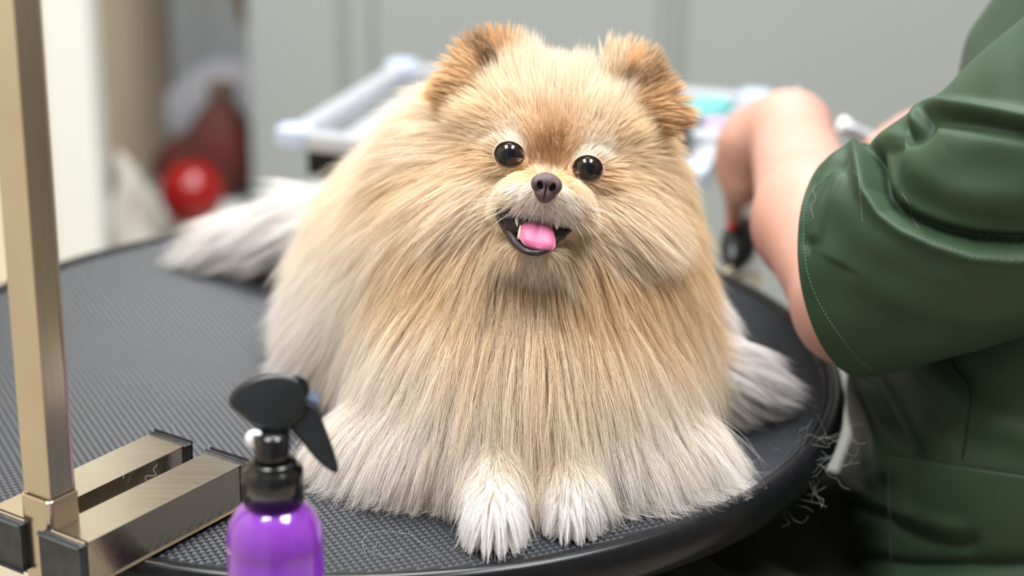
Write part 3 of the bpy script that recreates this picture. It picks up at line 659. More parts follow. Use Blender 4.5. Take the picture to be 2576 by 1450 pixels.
def ellmask(p, lst):
    px, py, _ = proj(p); k = np.ones(len(p), bool)
    for (cx, cy, a, b) in lst:
        dx, dy = px - cx, py - cy; c, s_ = math.cos(HR), math.sin(HR)
        k &= ((dx * c + dy * s_) / a) ** 2 + ((-dx * s_ + dy * c) / b) ** 2 > 1
    return k
EYES = []
for (x, y) in ((1281, 390), (1478, 425)):
    D = min(surf_depth(x + (-52 if x < 1380 else 52), y + 4) - 0.0005, 1.006); EYES.append((x, y, P(x, y, D + 0.0074)))
ER = 0.0080
def lid_point(c, a, k):      # a point of the lid shell hugging the eyeball; k = 1 on the rim of the opening
    u = 0.0071 * np.cos(a) * k; v = 0.0061 * np.sin(a) * k * (1 + .10 * (k - 1)); r2 = ER * ER - u * u - v * v
    w = np.where(r2 > 6e-6, np.sqrt(np.maximum(r2, 6e-6)), .00245 - (6e-6 - r2) * 60.0)
    return c + hx * u[:, None] + hu_ * v[:, None] + toCam * (w + .00035)[:, None]
hp, hn = roots('head', 62000)
lidp, lidn = [], []
for (x, y, c) in EYES:
    a = rng.uniform(0, 2 * PI, 1500); k = rng.uniform(1.10, 1.5, 1500); q = lid_point(c, a, k); lidp.append(q); lidn.append(unit(q - c))
k = ellmask(hp, [(1281, 390, 38, 31), (1478, 425, 38, 31), (1375, 472, 35, 34), (1347, 588, 74, 30), (1280, 556, 42, 20), (1415, 580, 40, 20)])
hp, hn = np.concatenate([hp[k]] + lidp), np.concatenate([hn[k]] + lidn); k = rng.permutation(len(hp)); hp, hn = hp[k], hn[k]
fur('head_fur', hp, hn, HEADH, 11000, K=7, lift=.24, clump=.42, grav=.12, lmin=.5, rad=7.5e-5, frizz=3.5e-4, margin=.0005, lock=.07, tanmix=.45, ip=(2.0, 14.0))
for (nm, HH, q) in (('ear_l', EARL, 0), ('ear_r', EARR, 1)):
    ep, en = roots(nm, 9000); fur("ear_fur", ep, en, HH, 900, K=6, lift=.42, clump=.6, grav=0, rad=7.5e-5, frizz=4e-4, margin=.0005, lock=.12, ip=(2.0, 12.0))
bp, bn = roots('trunk', 140000)
fur('body_fur', bp, bn, BODYH, 13000, K=9, lift=.6, clump=.24, grav=.3, rad=8e-5, frizz=1.6e-3, lock=.05, tanmix=.5, gam=.385, lmin=.55)
tp, tn = roots('tail', 15000); fur('tail_fur', tp, tn, TAILH, 700, K=8, lift=.35, clump=.55, grav=.25, dark=.12, tanmix=.03, gam=.34)
for (nm, HH) in (('hind_l', HLH), ('hind_r', HRH)):
    lp, ln = roots(nm, 12000); fur('hind_leg_fur', lp, ln, HH, 600, K=8, lift=.4, clump=.6, grav=.4, dark=.12, tanmix=.05, gam=.33)
LOB = dict(paw_l=(-.0075, .890), paw_r=(.031, .905))
for (nm, HH) in (('paw_l', PLH), ('paw_r', PRH)):
    lp, ln = roots(nm, 13000); fur('paw_fur', lp, ln, HH, 520, K=8, lift=.16, clump=.5, grav=.55, rad=7.5e-5, frizz=6e-4, dark=.2, margin=.0006, tanmix=.08, lmin=.5, gam=.34, lobes=LOB[nm])

# eyes
def iris_mat():
    m = bpy.data.materials.new('dark_brown_eye'); m.use_nodes = True; nt = m.node_tree; b = nt.nodes['Principled BSDF']
    b.inputs['Roughness'].default_value = 0.04; b.inputs['Specular IOR Level'].default_value = 0.42
    at = nt.nodes.new('ShaderNodeTexCoord'); sx = nt.nodes.new('ShaderNodeSeparateXYZ'); nt.links.new(at.outputs['Object'], sx.inputs[0])
    g = nt.nodes.new('ShaderNodeVectorMath'); g.operation = 'LENGTH'; cb = nt.nodes.new('ShaderNodeCombineXYZ')
    nt.links.new(sx.outputs[0], cb.inputs[0]); nt.links.new(sx.outputs[1], cb.inputs[1]); nt.links.new(cb.outputs[0], g.inputs[0])
    cr = nt.nodes.new('ShaderNodeValToRGB'); e = cr.color_ramp.elements
    e[0].position = 0.42; e[0].color = (.003, .004, .008, 1); e[1].position = 0.50; e[1].color = (.020, .011, .007, 1)
    a = cr.color_ramp.elements.new(0.80); a.color = (.014, .008, .005, 1); a = cr.color_ramp.elements.new(0.92); a.color = (.006, .004, .004, 1)
    mu = nt.nodes.new('ShaderNodeMath'); mu.operation = 'DIVIDE'; mu.inputs[1].default_value = 1.0
    nt.links.new(g.outputs['Value'], mu.inputs[0]); nt.links.new(mu.outputs[0], cr.inputs[0]); nt.links.new(cr.outputs[0], b.inputs['Base Color'])
    return m
IR = iris_mat()
for (x, y, c) in EYES:
    R = ER
    bm = bmesh.new(); bmesh.ops.create_uvsphere(bm, u_segments=40, v_segments=24, radius=1.0)
    me = bpy.data.meshes.new('eye'); bm.to_mesh(me); bm.free(); me.polygons.foreach_set('use_smooth', np.ones(len(me.polygons), bool)); me.materials.append(IR)
    o = bpy.data.objects.new('eye', me); COL.objects.link(o); wparent(o, dog); o['label'] = 'glossy dark brown eye'
    z = unit(CAM - c); xx = unit(np.cross((0, 0, 1), z)); yy = np.cross(z, xx)
    o.matrix_basis = Matrix([[*(np.array([xx[i], yy[i], z[i]]) * R), c[i]] for i in range(3)] + [[0, 0, 0, 1]])
    aa = np.linspace(0, 2 * PI, 48, endpoint=False)
    rows = [lid_point(c, aa, np.full(48, k)) for k in (1.03, 1.12, 1.25, 1.4, 1.55)]
    lidm = mesh_obj('eyelid', np.concatenate(rows), [(r * 48 + k, r * 48 + (k + 1) % 48, (r + 1) * 48 + (k + 1) % 48, (r + 1) * 48 + k) for r in range(4) for k in range(48)], MT['dogskin'], dog)
    rim_ = lid_point(c, np.linspace(0, 2 * PI, 60), np.full(60, 1.03)); tube('lid_rim', rim_, 00.00058, MT['lid'], lidm, 8)
# nose
ND = 0.9665
def NP(u, v, w):             # nose frame: pixels right / up, millimetres towards the viewer
    c0_ = P(1374, 471, ND); s_ = ND / F; return c0_ + hx * u * s_ + hu_ * v * s_ + toCam * w * 1e-3
px_ = ND / F
def NE(u, v, w, a, b, c, rot=0):
    A_ = HAX
    if rot:
        t_ = math.radians(rot); A_ = np.array([math.cos(t_) * hx + math.sin(t_) * hu_, -math.sin(t_) * hx + math.cos(t_) * hu_, toCam])
    return ell(NP(u, v, w), (a * px_, b * px_, c * 1e-3), A_)
nose_f = union([NE(0, 14, -3, 33, 24, 6.5), NE(0, -12, -3, 28, 25, 5.5), NE(-25, 6, -2.2, 15, 17, 4.8), NE(25, 6, -2.2, 15, 17, 4.8), NE(0, -24, -3, 13, 14, 4.6)], 0.0022)
for (u, r) in ((-16, 24), (16, -24)):
    nose_f = sub(nose_f, NE(u, 1, 2.4, 7.2, 11, 4.2, r), 0.0009)
    nose_f = sub(nose_f, NE(u * 1.5, -11, 2.2, 11, 4.0, 2.4, -r * 1.1), 0.0010)
nose_f = sub(nose_f, NE(0, -22, 2.6, 2.0, 30, 2.2), 0.0008)
V, Q = surfnet(nose_f, 0.00042)
nose = mesh_obj('nose', V, Q, MT['nose'], dog); nose['label'] = 'mauve brown nose'
for u in (-16, 16):
    mesh_obj('nostril', *surfnet(NE(u, 0, -0.6, 6.8, 10, 1.2, 24 if u < 0 else -24), 0.0003), MT['nostril'], nose)
# mouth
mouth_f = union([NE(-28, -108, -22, 62, 34, 6.0), NE(-84, -76, -22, 32, 20, 5), NE(40, -106, -22, 34, 22, 5)], 0.004)
mouth = mesh_obj('mouth_lining', *surfnet(mouth_f, 0.0008), MT['mouth'], dog); mouth['label'] = 'dark inside of the open mouth'
def MP(px, py, D): return P(px, py, D)
low = catmull([MP(1247, 522, .999), MP(1262, 556, .994), MP(1283, 588, .987), MP(1303, 616, .981), MP(1325, 632, .976), MP(1348, 636, .975), MP(1374, 627, .977), MP(1394, 606, .982), MP(1420, 586, .989), MP(1448, 566, .997)], 48)
lr = np.interp(np.linspace(0, 1, 48), [0, .08, .25, .5, .75, .92, 1], [.0009, .0021, .0027, .0020, .0025, .0019, .0008])
tube('lower_lip', low, lr, MT['lip'], dog, 10, flat=0.8)
up_ = catmull([MP(1246, 520, .999), MP(1268, 533, .993), MP(1300, 538, .986), MP(1340, 540, .982), MP(1370, 544, .982), MP(1402, 551, .985), MP(1428, 559, .990), MP(1449, 565, .997)], 40)
tube('upper_lip', up_, np.interp(np.linspace(0, 1, 40), [0, .2, .5, .8, 1], [.0008, .0013, .0010, .0013, .0008]), MT['lip'], dog, 8)
# tongue
cl_ = catmull([MP(1352, 530, 1.000), MP(1352, 556, .987), MP(1353, 582, .979), MP(1354, 606, .9755), MP(1355, 620, .9745), MP(1355, 629, .9742)], 28)
s_t = np.linspace(0, 1, 28); hw = np.interp(s_t, [0, .3, .6, 1], [37, 43, 47, 47]) * np.sqrt(np.clip(1 - np.clip((s_t - .42) / .585, 0, 1) ** 2.2, .0, 1)) * .978 / F
V = []; m_ = 15
for side in (1, -1):
    for i in range(28):
        Tn = unit(cl_[min(i + 1, 27)] - cl_[max(i - 1, 0)]); nr = unit(np.cross(hx, Tn)); nr = nr if nr @ toCam > 0 else -nr
        for j in range(m_):
            u = -1 + 2 * j / (m_ - 1); th = 0.0016 * math.sqrt(max(0, 1 - abs(u) ** 3)) * math.sqrt(max(0.0, 1 - (i / 27.0) ** 6))
            dome = -0.0014 * u * u - 0.0008 * math.exp(-(u / .09) ** 2) * (side > 0) * (1 if 3 < i < 24 else .3)
            V.append(cl_[i] + hx * u * hw[i] + nr * (dome + side * th))
Fc = []; n1 = 28 * m_
for i in range(27):
    for j in range(m_ - 1):
        a = i * m_ + j; Fc.append((a, a + 1, a + m_ + 1, a + m_)); b = n1 + a; Fc.append((b, b + m_, b + m_ + 1, b + 1))
    Fc.append((i * m_, (i + 1) * m_, n1 + (i + 1) * m_, n1 + i * m_)); e_ = i * m_ + m_ - 1; Fc.append((e_, n1 + e_, n1 + e_ + m_, e_ + m_))
for j in range(m_ - 1):
    Fc.append((j, n1 + j, n1 + j + 1, j + 1)); e_ = 27 * m_ + j; Fc.append((e_, e_ + 1, n1 + e_ + 1, n1 + e_))
tg = mesh_obj('tongue', V, Fc, MT['tongue'], dog); tg['label'] = 'pink tongue'
bm = bmesh.new(); bm.from_mesh(tg.data); bmesh.ops.recalc_face_normals(bm, faces=bm.faces); bm.to_mesh(tg.data); bm.free()
# gums and teeth
tube('gum', catmull([MP(1270, 536, .996), MP(1284, 548, .992), MP(1302, 556, .988)], 10), .0017, MT['gum'], dog, 8)
tube('gum', catmull([MP(1396, 556, .988), MP(1412, 562, .991), MP(1428, 566, .994)], 10), .0014, MT['gum'], dog, 8)
for (a, b, D, r) in (((1292, 537), (1294, 557), .987, 6), ((1299, 548), (1302, 572), .984, 6), ((1307, 602), (1309, 567), .980, 6), ((1318, 612), (1318, 592), .9785, 4.5), ((1402, 552), (1400, 578), .983, 8), ((1412, 556), (1409, 574), .987, 6), ((1283, 536), (1285, 550), .990, 5)):
    pa, pb = MP(*a, D + .001), MP(*b, D - .0008); pth = [pa + (pb - pa) * q for q in np.linspace(0, 1, 7)]
    tube('tooth', pth, np.array([1, 1, .95, .85, .66, .42, .12]) * r * .98 / F, MT['tooth'], dog, 8)
# whiskers
for (a, b, c) in (((1290, 505), (1200, 520), (1130, 555)), ((1285, 515), (1190, 545), (1105, 610)), ((1290, 520), (1205, 560), (1150, 605)), ((1295, 500), (1215, 500), (1165, 512)), ((1300, 526), (1250, 560), (1222, 590)),
                  ((1440, 530), (1530, 580), (1590, 680)), ((1448, 525), (1530, 555), (1580, 620)), ((1445, 540), (1500, 590), (1545, 650)), ((1436, 545), (1480, 580), (1505, 650)), ((1450, 515), (1520, 530), (1560, 550)), ((1432, 548), (1462, 590), (1478, 640)), ((1455, 520), (1540, 540), (1610, 580))):
    tube('whisker', catmull([P(*a, .988), P(*b, .978), P(*c, .985)], 14), np.linspace(1.3e-4, 4e-5, 14), MT['whisker'], dog, 5)

# ------------------------------------------------------------------ tool trolley behind the table
_fl = P(740, 330, 1.6); TT = _fl[2]
_bl = onz(1010, 165, TT); _br = onz(1900, 243, TT); _fr = _fl + _br - _bl
ex = unit(_fr - _fl); ey = unit(_bl - _fl); TAX = np.array([ex, ey, [0, 0, 1]])
lx, ly = np.linalg.norm(_fr - _fl), np.linalg.norm(_bl - _fl)
tc_ = (_fl + _br) / 2
tro = empty('tool_trolley', (tc_[0], tc_[1], 0), 'white and aluminium tool trolley with pale blue corners behind the dog', 'trolley')
def TL(u, v, z): return _fl * np.array([1, 1, 0]) + ex * u + ey * v + np.array([0, 0, z])
for (c, h) in ((TL(lx / 2, 0, TT - .006), (lx / 2, .009, .007)), (TL(lx / 2, ly, TT - .006), (lx / 2, .009, .007)), (TL(0, ly / 2, TT - .006), (.009, ly / 2, .007)), (TL(lx, ly / 2, TT - .006), (.009, ly / 2, .007))):
    box('rail', c, h, MT['alu'], tro, TAX, .002)
box('tray_liner', TL(lx / 2, ly / 2, TT - .024), (lx / 2 - .008, ly / 2 - .008, .003), MT['traywhite'], tro, TAX, .001)
box('under_rail_strip', TL(lx / 2, .004, TT - .024), (lx / 2 - .01, .003, .012), MT['rim'], tro, TAX, .001)  # dark strip added below the front rail
for (u, v) in ((0, 0), (lx, 0), (lx, ly), (0, ly)):
    box('corner_bracket', TL(u, v, TT - .004), (.0125, .0125, .0085), MT['bluepl'], tro, TAX, .003)
    box('leg', TL(u, v, TT / 2 - .02), (.0095, .0095, TT / 2 - .025), MT['alu'], tro, TAX, .002)
    box('leg_sleeve', TL(u, v, TT - .062), (.0108, .0108, .018), MT['blued'], tro, TAX, .002)
box('lower_shelf', TL(lx / 2, ly / 2, .30), (lx / 2 - .01, ly / 2 - .01, .006), MT['traywhite'], tro, TAX, .002)
for (u, v) in ((0, 0), (lx, 0), (lx, ly), (0, ly)):
    lathe('caster', [(.002, -.008), (.017, -.008), (.019, -.005), (.019, .005), (.017, .008), (.002, .008)], MT['rim'], tro, 20, TL(u, v, .0195), [[1, 0, 0], [0, 0, 1], [0, 1, 0]])
ZT = TT - .021
def on(px, py, dz=0.0): return onz(px, py, ZT + dz)
c = on(1765, 283, .008)
tag(mesh_obj('folded_cloth', *surfnet(union([ell(c, (.026, .016, .008)), ell(c + np.array([.01, .004, .006]), (.018, .012, .006))], .006), .002), MT['teal']), 'folded teal cloth at the back of the tool trolley tray', 'cloth')
def clip(px, py, m, lab, rot):
    a = math.radians(rot); d = np.array([math.cos(a), math.sin(a), 0]); w = np.array([-d[1], d[0], 0]); c = on(px, py, .0045)
    t = empty('hair_clip', tuple(c), lab, 'hair clip', 'hair clips on the tool trolley')
    for sgn in (-1, 1):
        V, Fc = tube_vf([c + d * (.012 * math.cos(q) + .012) * 1.0 + w * (sgn * .007 + .006 * math.sin(q)) for q in np.linspace(0, 2 * PI, 20)], .0022, 8); mesh_obj('finger_ring', V, Fc, m, t)
    tube('jaw', [c + d * q + np.array([0, 0, .002 * math.sin(q * 90)]) for q in np.linspace(-.03, .002, 8)], np.linspace(.0018, .0042, 8), m, t, 8)
clip(1712, 305, MT['pink'], 'pink hair clip nearest the dog on the tool trolley', 200)
clip(1752, 318, MT['lilac'], 'lilac hair clip beside the black round brush on the trolley', 150)
clip(1800, 302, MT['pink'], 'pink hair clip right of the teal cloth on the tool trolley', 20)
clip(1812, 326, MT['lilac'], 'lilac hair clip nearest the groomer\'s hand on the tool trolley', 70)
c = on(1716, 336, .0155)
t = empty('round_brush', tuple(c), 'black round brush with a magenta handle on the tool trolley', 'brush')
lathe('bristle_barrel', [(.002, -.02), (.0125, -.019), (.0135, -.012), (.0135, .012), (.0125, .019), (.002, .02)], MT['blackpl'], t, 28, c, [ex * .3 + ey * .95, [0, 0, 1], ex * .95 - ey * .3])
tube('handle', [c + ex * q - ey * .2 * q + np.array([0, 0, min(.013, .5 * (q - .019))]) for q in np.linspace(.019, .075, 10)], np.array([3, 3.4, 3.6, 3.4, 3.2, 3.4, 3.8, 4.0, 3.6, 2]) * 1e-3, MT['magenta'], t, 12)
c = on(1785, 372, .014)
t = empty('cosmetic_jar', tuple(c - np.array([0, 0, .0135])), 'white lidded jar beside the magenta brush handle on the trolley', 'jar')
lathe('jar_body', [(.001, -.0135), (.0135, -.0135), (.0145, -.011), (.0145, .004), (.013, .006), (.001, .006)], MT['traywhite'], t, 28, c)
lathe('jar_lid', [(.001, .006), (.0148, .006), (.015, .012), (.0142, .0136), (.001, .014)], MT['traywhite'], t, 28, c)

# ------------------------------------------------------------------ the groomer
per = empty('person', (.38, 1.06, 0), 'groomer in dark green scrubs at the right edge, arm reaching behind the dog', 'person')
Lsh = P(2740, 330, 1.045); Lel = P(2145, 770, 1.12); Lwr = P(1988, 335, 1.36)
Rsh = np.array([.43, 1.24, 1.0]); Rel = np.array([.50, 1.42, .80]); Rwr = P(2365, 362, 1.47)
def fing(pts, rs):
    return [cap(P(*pts[i]), P(*pts[i + 1]), rs[i], rs[i + 1]) for i in range(len(pts) - 1)]
arms = [cap(Lsh, (Lsh + Lel) / 2, .038, .042), cap((Lsh + Lel) / 2, Lel, .044, .031), cap(Lel, P(2048, 560, 1.225), .031, .0355), cap(P(2048, 560, 1.225), Lwr, .0355, .0270)]
hand = [cap(Lwr, P(1905, 355, 1.395), .0275, .0225), cap(P(1945, 330, 1.38), P(1872, 410, 1.405), .0235, .0205), cap(P(1890, 380, 1.39), P(1866, 455, 1.40), .021, .0125), cap(P(1905, 370, 1.38), P(1885, 465, 1.385), .02, .0125)]
fingers = [fing([(1856, 460, 1.402), (1848, 508, 1.412), (1846, 542, 1.422), (1849, 570, 1.432)], [.0092, .0070, .0060, .0048]),
           fing([(1872, 455, 1.395), (1874, 480, 1.405), (1880, 488, 1.425), (1886, 480, 1.445)], [.0100, .0084, .0074, .0060]),
           fing([(1889, 452, 1.387), (1894, 476, 1.40), (1892, 484, 1.42), (1886, 478, 1.44)], [.0098, .0082, .0072, .0060]),
           fing([(1903, 440, 1.378), (1908, 464, 1.388), (1905, 474, 1.405), (1898, 472, 1.42)], [.0088, .0072, .0064, .0054]),
           fing([(1874, 372, 1.41), (1846, 404, 1.425), (1838, 446, 1.43), (1840, 484, 1.435)], [.0135, .0100, .0082, .0064])]
rarm = [cap(Rsh, Rel, .048, .036), cap(Rel, Rwr, .036, .026), cap(Rwr, P(2290, 362, 1.465), .025, .020), cap(P(2310, 360, 1.465), P(2266, 372, 1.46), .020, .016)]
rfing = [fing([(2262, 350, 1.455), (2228, 354, 1.45), (2200, 369, 1.45), (2196, 386, 1.455)], [.0095, .0082, .0074, .006]),
         fing([(2260, 364, 1.45), (2228, 374, 1.443), (2206, 388, 1.446), (2204, 402, 1.455)], [.0098, .0084, .0074, .006]),
         fing([(2262, 380, 1.45), (2236, 394, 1.442), (2218, 406, 1.448), (2218, 416, 1.457)], [.0094, .008, .007, .006]),
         fing([(2268, 392, 1.45), (2248, 410, 1.445), (2234, 420, 1.45), (2234, 428, 1.458)], [.0085, .0072, .0064, .0055]),
         fing([(2275, 342, 1.48), (2240, 342, 1.485), (2210, 359, 1.475)], [.0105, .009, .0066])]
HC = np.array([.40, 1.12, 1.285])
torso = [ell((.40, 1.11, .66), (.12, .14, .12)), ell((.41, 1.11, .86), (.105, .155, .17)), cap(Lsh + np.array([.03, .02, -.01]), Rsh, .04, .04), cap((.40, 1.115, 1.0), HC - np.array([0, 0, .07]), .05, .046)]
head_p = [ell(HC, (.085, .073, .108)), ell(HC + np.array([-.035, 0, -.06]), (.045, .042, .045)), cap(HC + np.array([-.085, 0, .005]), HC + np.array([-.1, 0, -.025]), .009, .012),
          ell(HC + np.array([0, .074, -.01]), (.017, .006, .027)), ell(HC + np.array([0, -.074, -.01]), (.017, .006, .027)), ell(HC + np.array([-.078, 0, -.062]), (.008, .022, .006))]
A_ = union(torso, .06); Hd = union([union(head_p[:2], .03)] + head_p[2:], .012); arm_l = union(arms, .015); hnd = union([union(hand, .014)] + [union(q, .003) for q in fingers], .005)
rh = union([union(rarm, .014)] + [union(q, .003) for q in rfing], .005)
person_f = union([union([A_, Hd], .02), union([union([arm_l, hnd], .01), rh], .002)], .02)
person_f.box = ((.10, .86, .55), (.56, 1.50, 1.41))
parts_box = [(A_, A_.box), (Hd, Hd.box)]
def body_f(p):
    d = np.full(len(p), 1.0); big = 1.0
    sub_ = [A_, Hd, arm_l, hnd, rh]; ks = [.02, .02, .01, .006]
    vals = []
    for g in sub_:
        m = np.all((p > np.asarray(g.box[0]) - .03) & (p < np.asarray(g.box[1]) + .03), axis=1); v = np.full(len(p), .05); v[m] = g(p[m]); vals.append(v)
    d = smin(vals[0], vals[1], .02); a = smin(vals[2], vals[3], .012); d = smin(d, a, .015); return smin(d, vals[4], .012)
body_f.box = person_f.box
pb = mesh_obj('body', *surfnet(body_f, 0.0042), MT['skin'], per); pb['label'] = 'bare forearm and hand with light skin'
# eyes, mouth and hair (out of the frame, for other viewpoints)
for sy in (-1, 1):
    mesh_obj('eye', *surfnet(ell(HC + np.array([-.079, sy * .03, .012]), (.007, .013, .009)), .0016), MT['whitepl'], per)
hair_f = sub(union([ell(HC + np.array([.014, 0, .02]), (.088, .084, .108)), ell(HC + np.array([.09, 0, .02]), (.035, .035, .035))], .02), ell(HC + np.array([-.09, 0, -.035]), (.085, .085, .10)), .01)
mesh_obj('hair', *surfnet(hair_f, .004), MT['hairdk'], per)
# red nails
for (a, D, r) in (((1842, 560), 1.4235, 1),):
    mesh_obj('fingernail', *surfnet(ell(P(*a, D), (.0042, .0030, .0062), np.array([RIGHT, -FWD, UP])), .0007), MT['nail'], per)

def polyd(pl, x, y):         # signed distance to a polyline (positive on its right when walking along it, image y down)
    best = np.full(x.shape, 1e9); sg = np.zeros(x.shape)
    for i in range(len(pl) - 1):
        ax_, ay = pl[i]; bx_, by = pl[i + 1]; dx, dy = bx_ - ax_, by - ay; L2 = dx * dx + dy * dy
        t = np.clip(((x - ax_) * dx + (y - ay) * dy) / L2, 0, 1); d = np.hypot(x - ax_ - t * dx, y - ay - t * dy); c = dx * (y - ay) - dy * (x - ax_)
        m = d < best; best = np.where(m, d, best); sg = np.where(m, np.sign(c), sg)
    return best * sg
def g_(d, c, w): return np.exp(-((d - c) / w) ** 2)
# left sleeve
ST = [(2122, 388, 2172, 951, 1.085, .050, 45), (2160, 362, 2215, 945, 1.082, .052, 46), (2215, 350, 2280, 928, 1.078, .054, 50), (2300, 287, 2370, 906, 1.072, .058, 56),
      (2385, 228, 2470, 882, 1.064, .060, 62), (2456, 150, 2580, 850, 1.056, .062, 66), (2576, 45, 2720, 800, 1.045, .064, 70), (2720, -80, 2880, 730, 1.03, .066, 72)]
ns, nr_ = 190, 240
ss = catmull(np.array(ST, float), ns)
def sleeve_ring(r, k=1.0):
    T_, B_ = P(r[0], r[1], r[4]), P(r[2], r[3], r[4]); c = (T_ + B_) / 2; u = (T_ - B_) / 2; a = math.radians(r[6])
    nv = unit(-RIGHT * math.cos(a) - FWD * math.sin(a)); ph = np.linspace(0, 2 * PI, nr_, endpoint=False)
    return c + k * (np.cos(ph)[:, None] * u + np.sin(ph)[:, None] * nv * r[5])
rings = [sleeve_ring(q) for q in ss]; V = np.array(rings)
N3 = unit(np.cross(np.gradient(V, axis=1), np.gradient(V, axis=0)))
if (N3[20, nr_ // 4] @ toCam) < 0: N3 = -N3
px, py, _ = proj(V.reshape(-1, 3)); px = px.reshape(V.shape[:2]); py = py.reshape(V.shape[:2])
front = np.clip((N3 @ toCam) * 2.0 + .3, 0, 1)
f1 = [(2140, 340), (2163, 372), (2171, 418), (2184, 478), (2219, 534), (2274, 574), (2350, 609), (2450, 638), (2540, 646), (2700, 640)]
d1 = polyd(f1, px, py)       # walking down-right: positive = left/below side in image space
d1 = -d1                      # positive = above/right of the roll
fade = np.clip((py - 340) / 30, 0, 1)
dz = fade * (5.5 * g_(d1, -4, 19) - 14.0 * g_(d1, 25, 17) - 6.0 * g_(d1, 70, 45) + 2.0 * g_(d1, -70, 50) - 1.5 * g_(d1, -130, 60))
f2 = [(2296, 300), (2304, 276), (2322, 262), (2360, 256), (2440, 264), (2520, 278), (2640, 300)]
d2 = polyd(f2, px, py)
dz += 5.0 * g_(d2, 6, 16) - 6.5 * g_(d2, 42, 20) + 1.5 * g_(d2, 90, 40)
f3 = [(2110, 455), (2075, 520), (2052, 590)]
d3 = polyd(f3, px, py); dz += 2.2 * g_(d3, 0, 16) - 2.0 * g_(d3, 30, 18)
f4 = [(2180, 700), (2300, 760), (2450, 790), (2600, 780)]
d4 = polyd(f4, px, py); dz += 2.0 * g_(d4, 0, 45) - 2.0 * g_(d4, 75, 45)
f5 = [(2230, 330), (2280, 420), (2380, 480), (2560, 500)]
d5 = polyd(f5, px, py); dz += 1.2 * g_(d5, 0, 35)
dz += .7 * np.sin(px / 37 + py / 61) * np.sin(py / 43 - px / 90)
st0 = np.linspace(0, 1, ns)[:, None]
hemw = np.clip(st0 / .06, 0, 1)
V = V + N3 * (dz * 1e-3 * front * (.25 + .75 * hemw))[..., None]
inner = [rings[min(k, ns - 1)] * 0 + sleeve_ring(ss[k], .955) for k in (14, 6, 1)]
VV = np.concatenate([np.array(inner), sleeve_ring(ss[0], .985)[None], V]).reshape(-1, 3); nn_ = ns + 4
i_, j_ = np.meshgrid(np.arange(nn_ - 1), np.arange(nr_), indexing='ij'); j2 = (j_ + 1) % nr_
Fq = np.stack([i_ * nr_ + j_, i_ * nr_ + j2, (i_ + 1) * nr_ + j2, (i_ + 1) * nr_ + j_], -1).reshape(-1, 4)
from mathutils.bvhtree import BVHTree
slv = mesh_obj('sleeve', VV, Fq[:, ::-1], MT['green'], per); slv['label'] = 'wide dark green sleeve with a rolled fold'
bv = BVHTree.FromPolygons([tuple(v) for v in VV], [tuple(q) for q in Fq])
def cast(bvh, x, y, lift=.0006):
    d = unit(P(x, y, 1.0) - CAM); h = bvh.ray_cast(Vector(CAM), Vector(d), 5)
    return None if h[0] is None else np.array(h[0]) - d * lift
def stitches(name, bvh, pts, m, parent, n, rad=.00022, duty=.62, solid=False):
    q = catmull(np.array(pts, float), n * 4 + 1); vf = []
    for k in range(n):
        sg = [cast(bvh, *q[min(4 * k + j, n * 4)], .0004) for j in range(4 if not solid else 5)]
        if any(v is None for v in sg): continue
        sg = np.array(sg)
        if not solid: sg = sg[0] + (sg[-1] - sg[0]) * np.linspace(.05, duty + .25, 4)[:, None]
        if np.linalg.norm(sg[-1] - sg[0]) > .02: continue
        vf.append(tube_vf(sg, rad, 5))
    if vf: mesh_obj(name, *join_vf(vf), m, parent, True, 'stuff')
stitches('hem_stitching', bv, [(2098, 428), (2060, 462), (2031, 506), (2022, 560), (2023, 620), (2030, 680), (2050, 740), (2082, 800), (2120, 855), (2160, 905), (2196, 932)], MT['thread'], slv, 66)
# right sleeve
rs_f = union([cap(Rsh, Rsh + (Rel - Rsh) * .9, .07, .062)], .01)
mesh_obj('sleeve', *surfnet(rs_f, .006), MT['green'], per)
# tunic
YT = 1.10
def onY(px, py):
    d = FWD + RIGHT * (px - W / 2) / F - UP * (py - H / 2) / F; return CAM + d * ((YT - CAM[1]) / d[1])
OUT = [(2640, -150), (2600, -70), (2560, -20), (2500, 75), (2452, 165), (2430, 320), (2395, 500), (2340, 680), (2240, 880), (2176, 950), (2152, 990), (2143, 1028), (2143, 1072), (2148, 1114), (2156, 1156), (2148, 1205), (2127, 1271), (2112, 1330), (2110, 1385), (2120, 1455), (2135, 1560), (2140, 1680)]
ol = np.array([onY(*q) for q in OUT]); ol = catmull(ol, 170)
nr2 = 220; ph = np.linspace(0, 2 * PI, nr2, endpoint=False); Vt = []
for k, q in enumerate(ol):
    zz = q[2]; xl = q[0]; xr = np.interp(zz, [.55, .8, .98, 1.06, 1.10], [.56, .55, .54, .49, .46]); cx = (xl + xr) / 2; hw_ = (xr - xl) / 2
    dp = np.interp(zz, [.55, .75, .95, 1.03, 1.10], [.165, .16, .16, .11, .07])
    e = 2 / 2.5; c_, s_ = np.cos(ph), np.sin(ph)
    Vt.append(np.c_[cx - hw_ * np.sign(c_) * np.abs(c_) ** e, YT - dp * np.sign(s_) * np.abs(s_) ** e, np.full(nr2, zz)])
Vt = np.array(Vt); N3 = unit(np.cross(np.gradient(Vt, axis=1), np.gradient(Vt, axis=0)))
if N3[80, nr2 // 4, 1] > 0: N3 = -N3
px, py, _ = proj(Vt.reshape(-1, 3)); px = px.reshape(Vt.shape[:2]); py = py.reshape(Vt.shape[:2])
dz = np.zeros(px.shape)
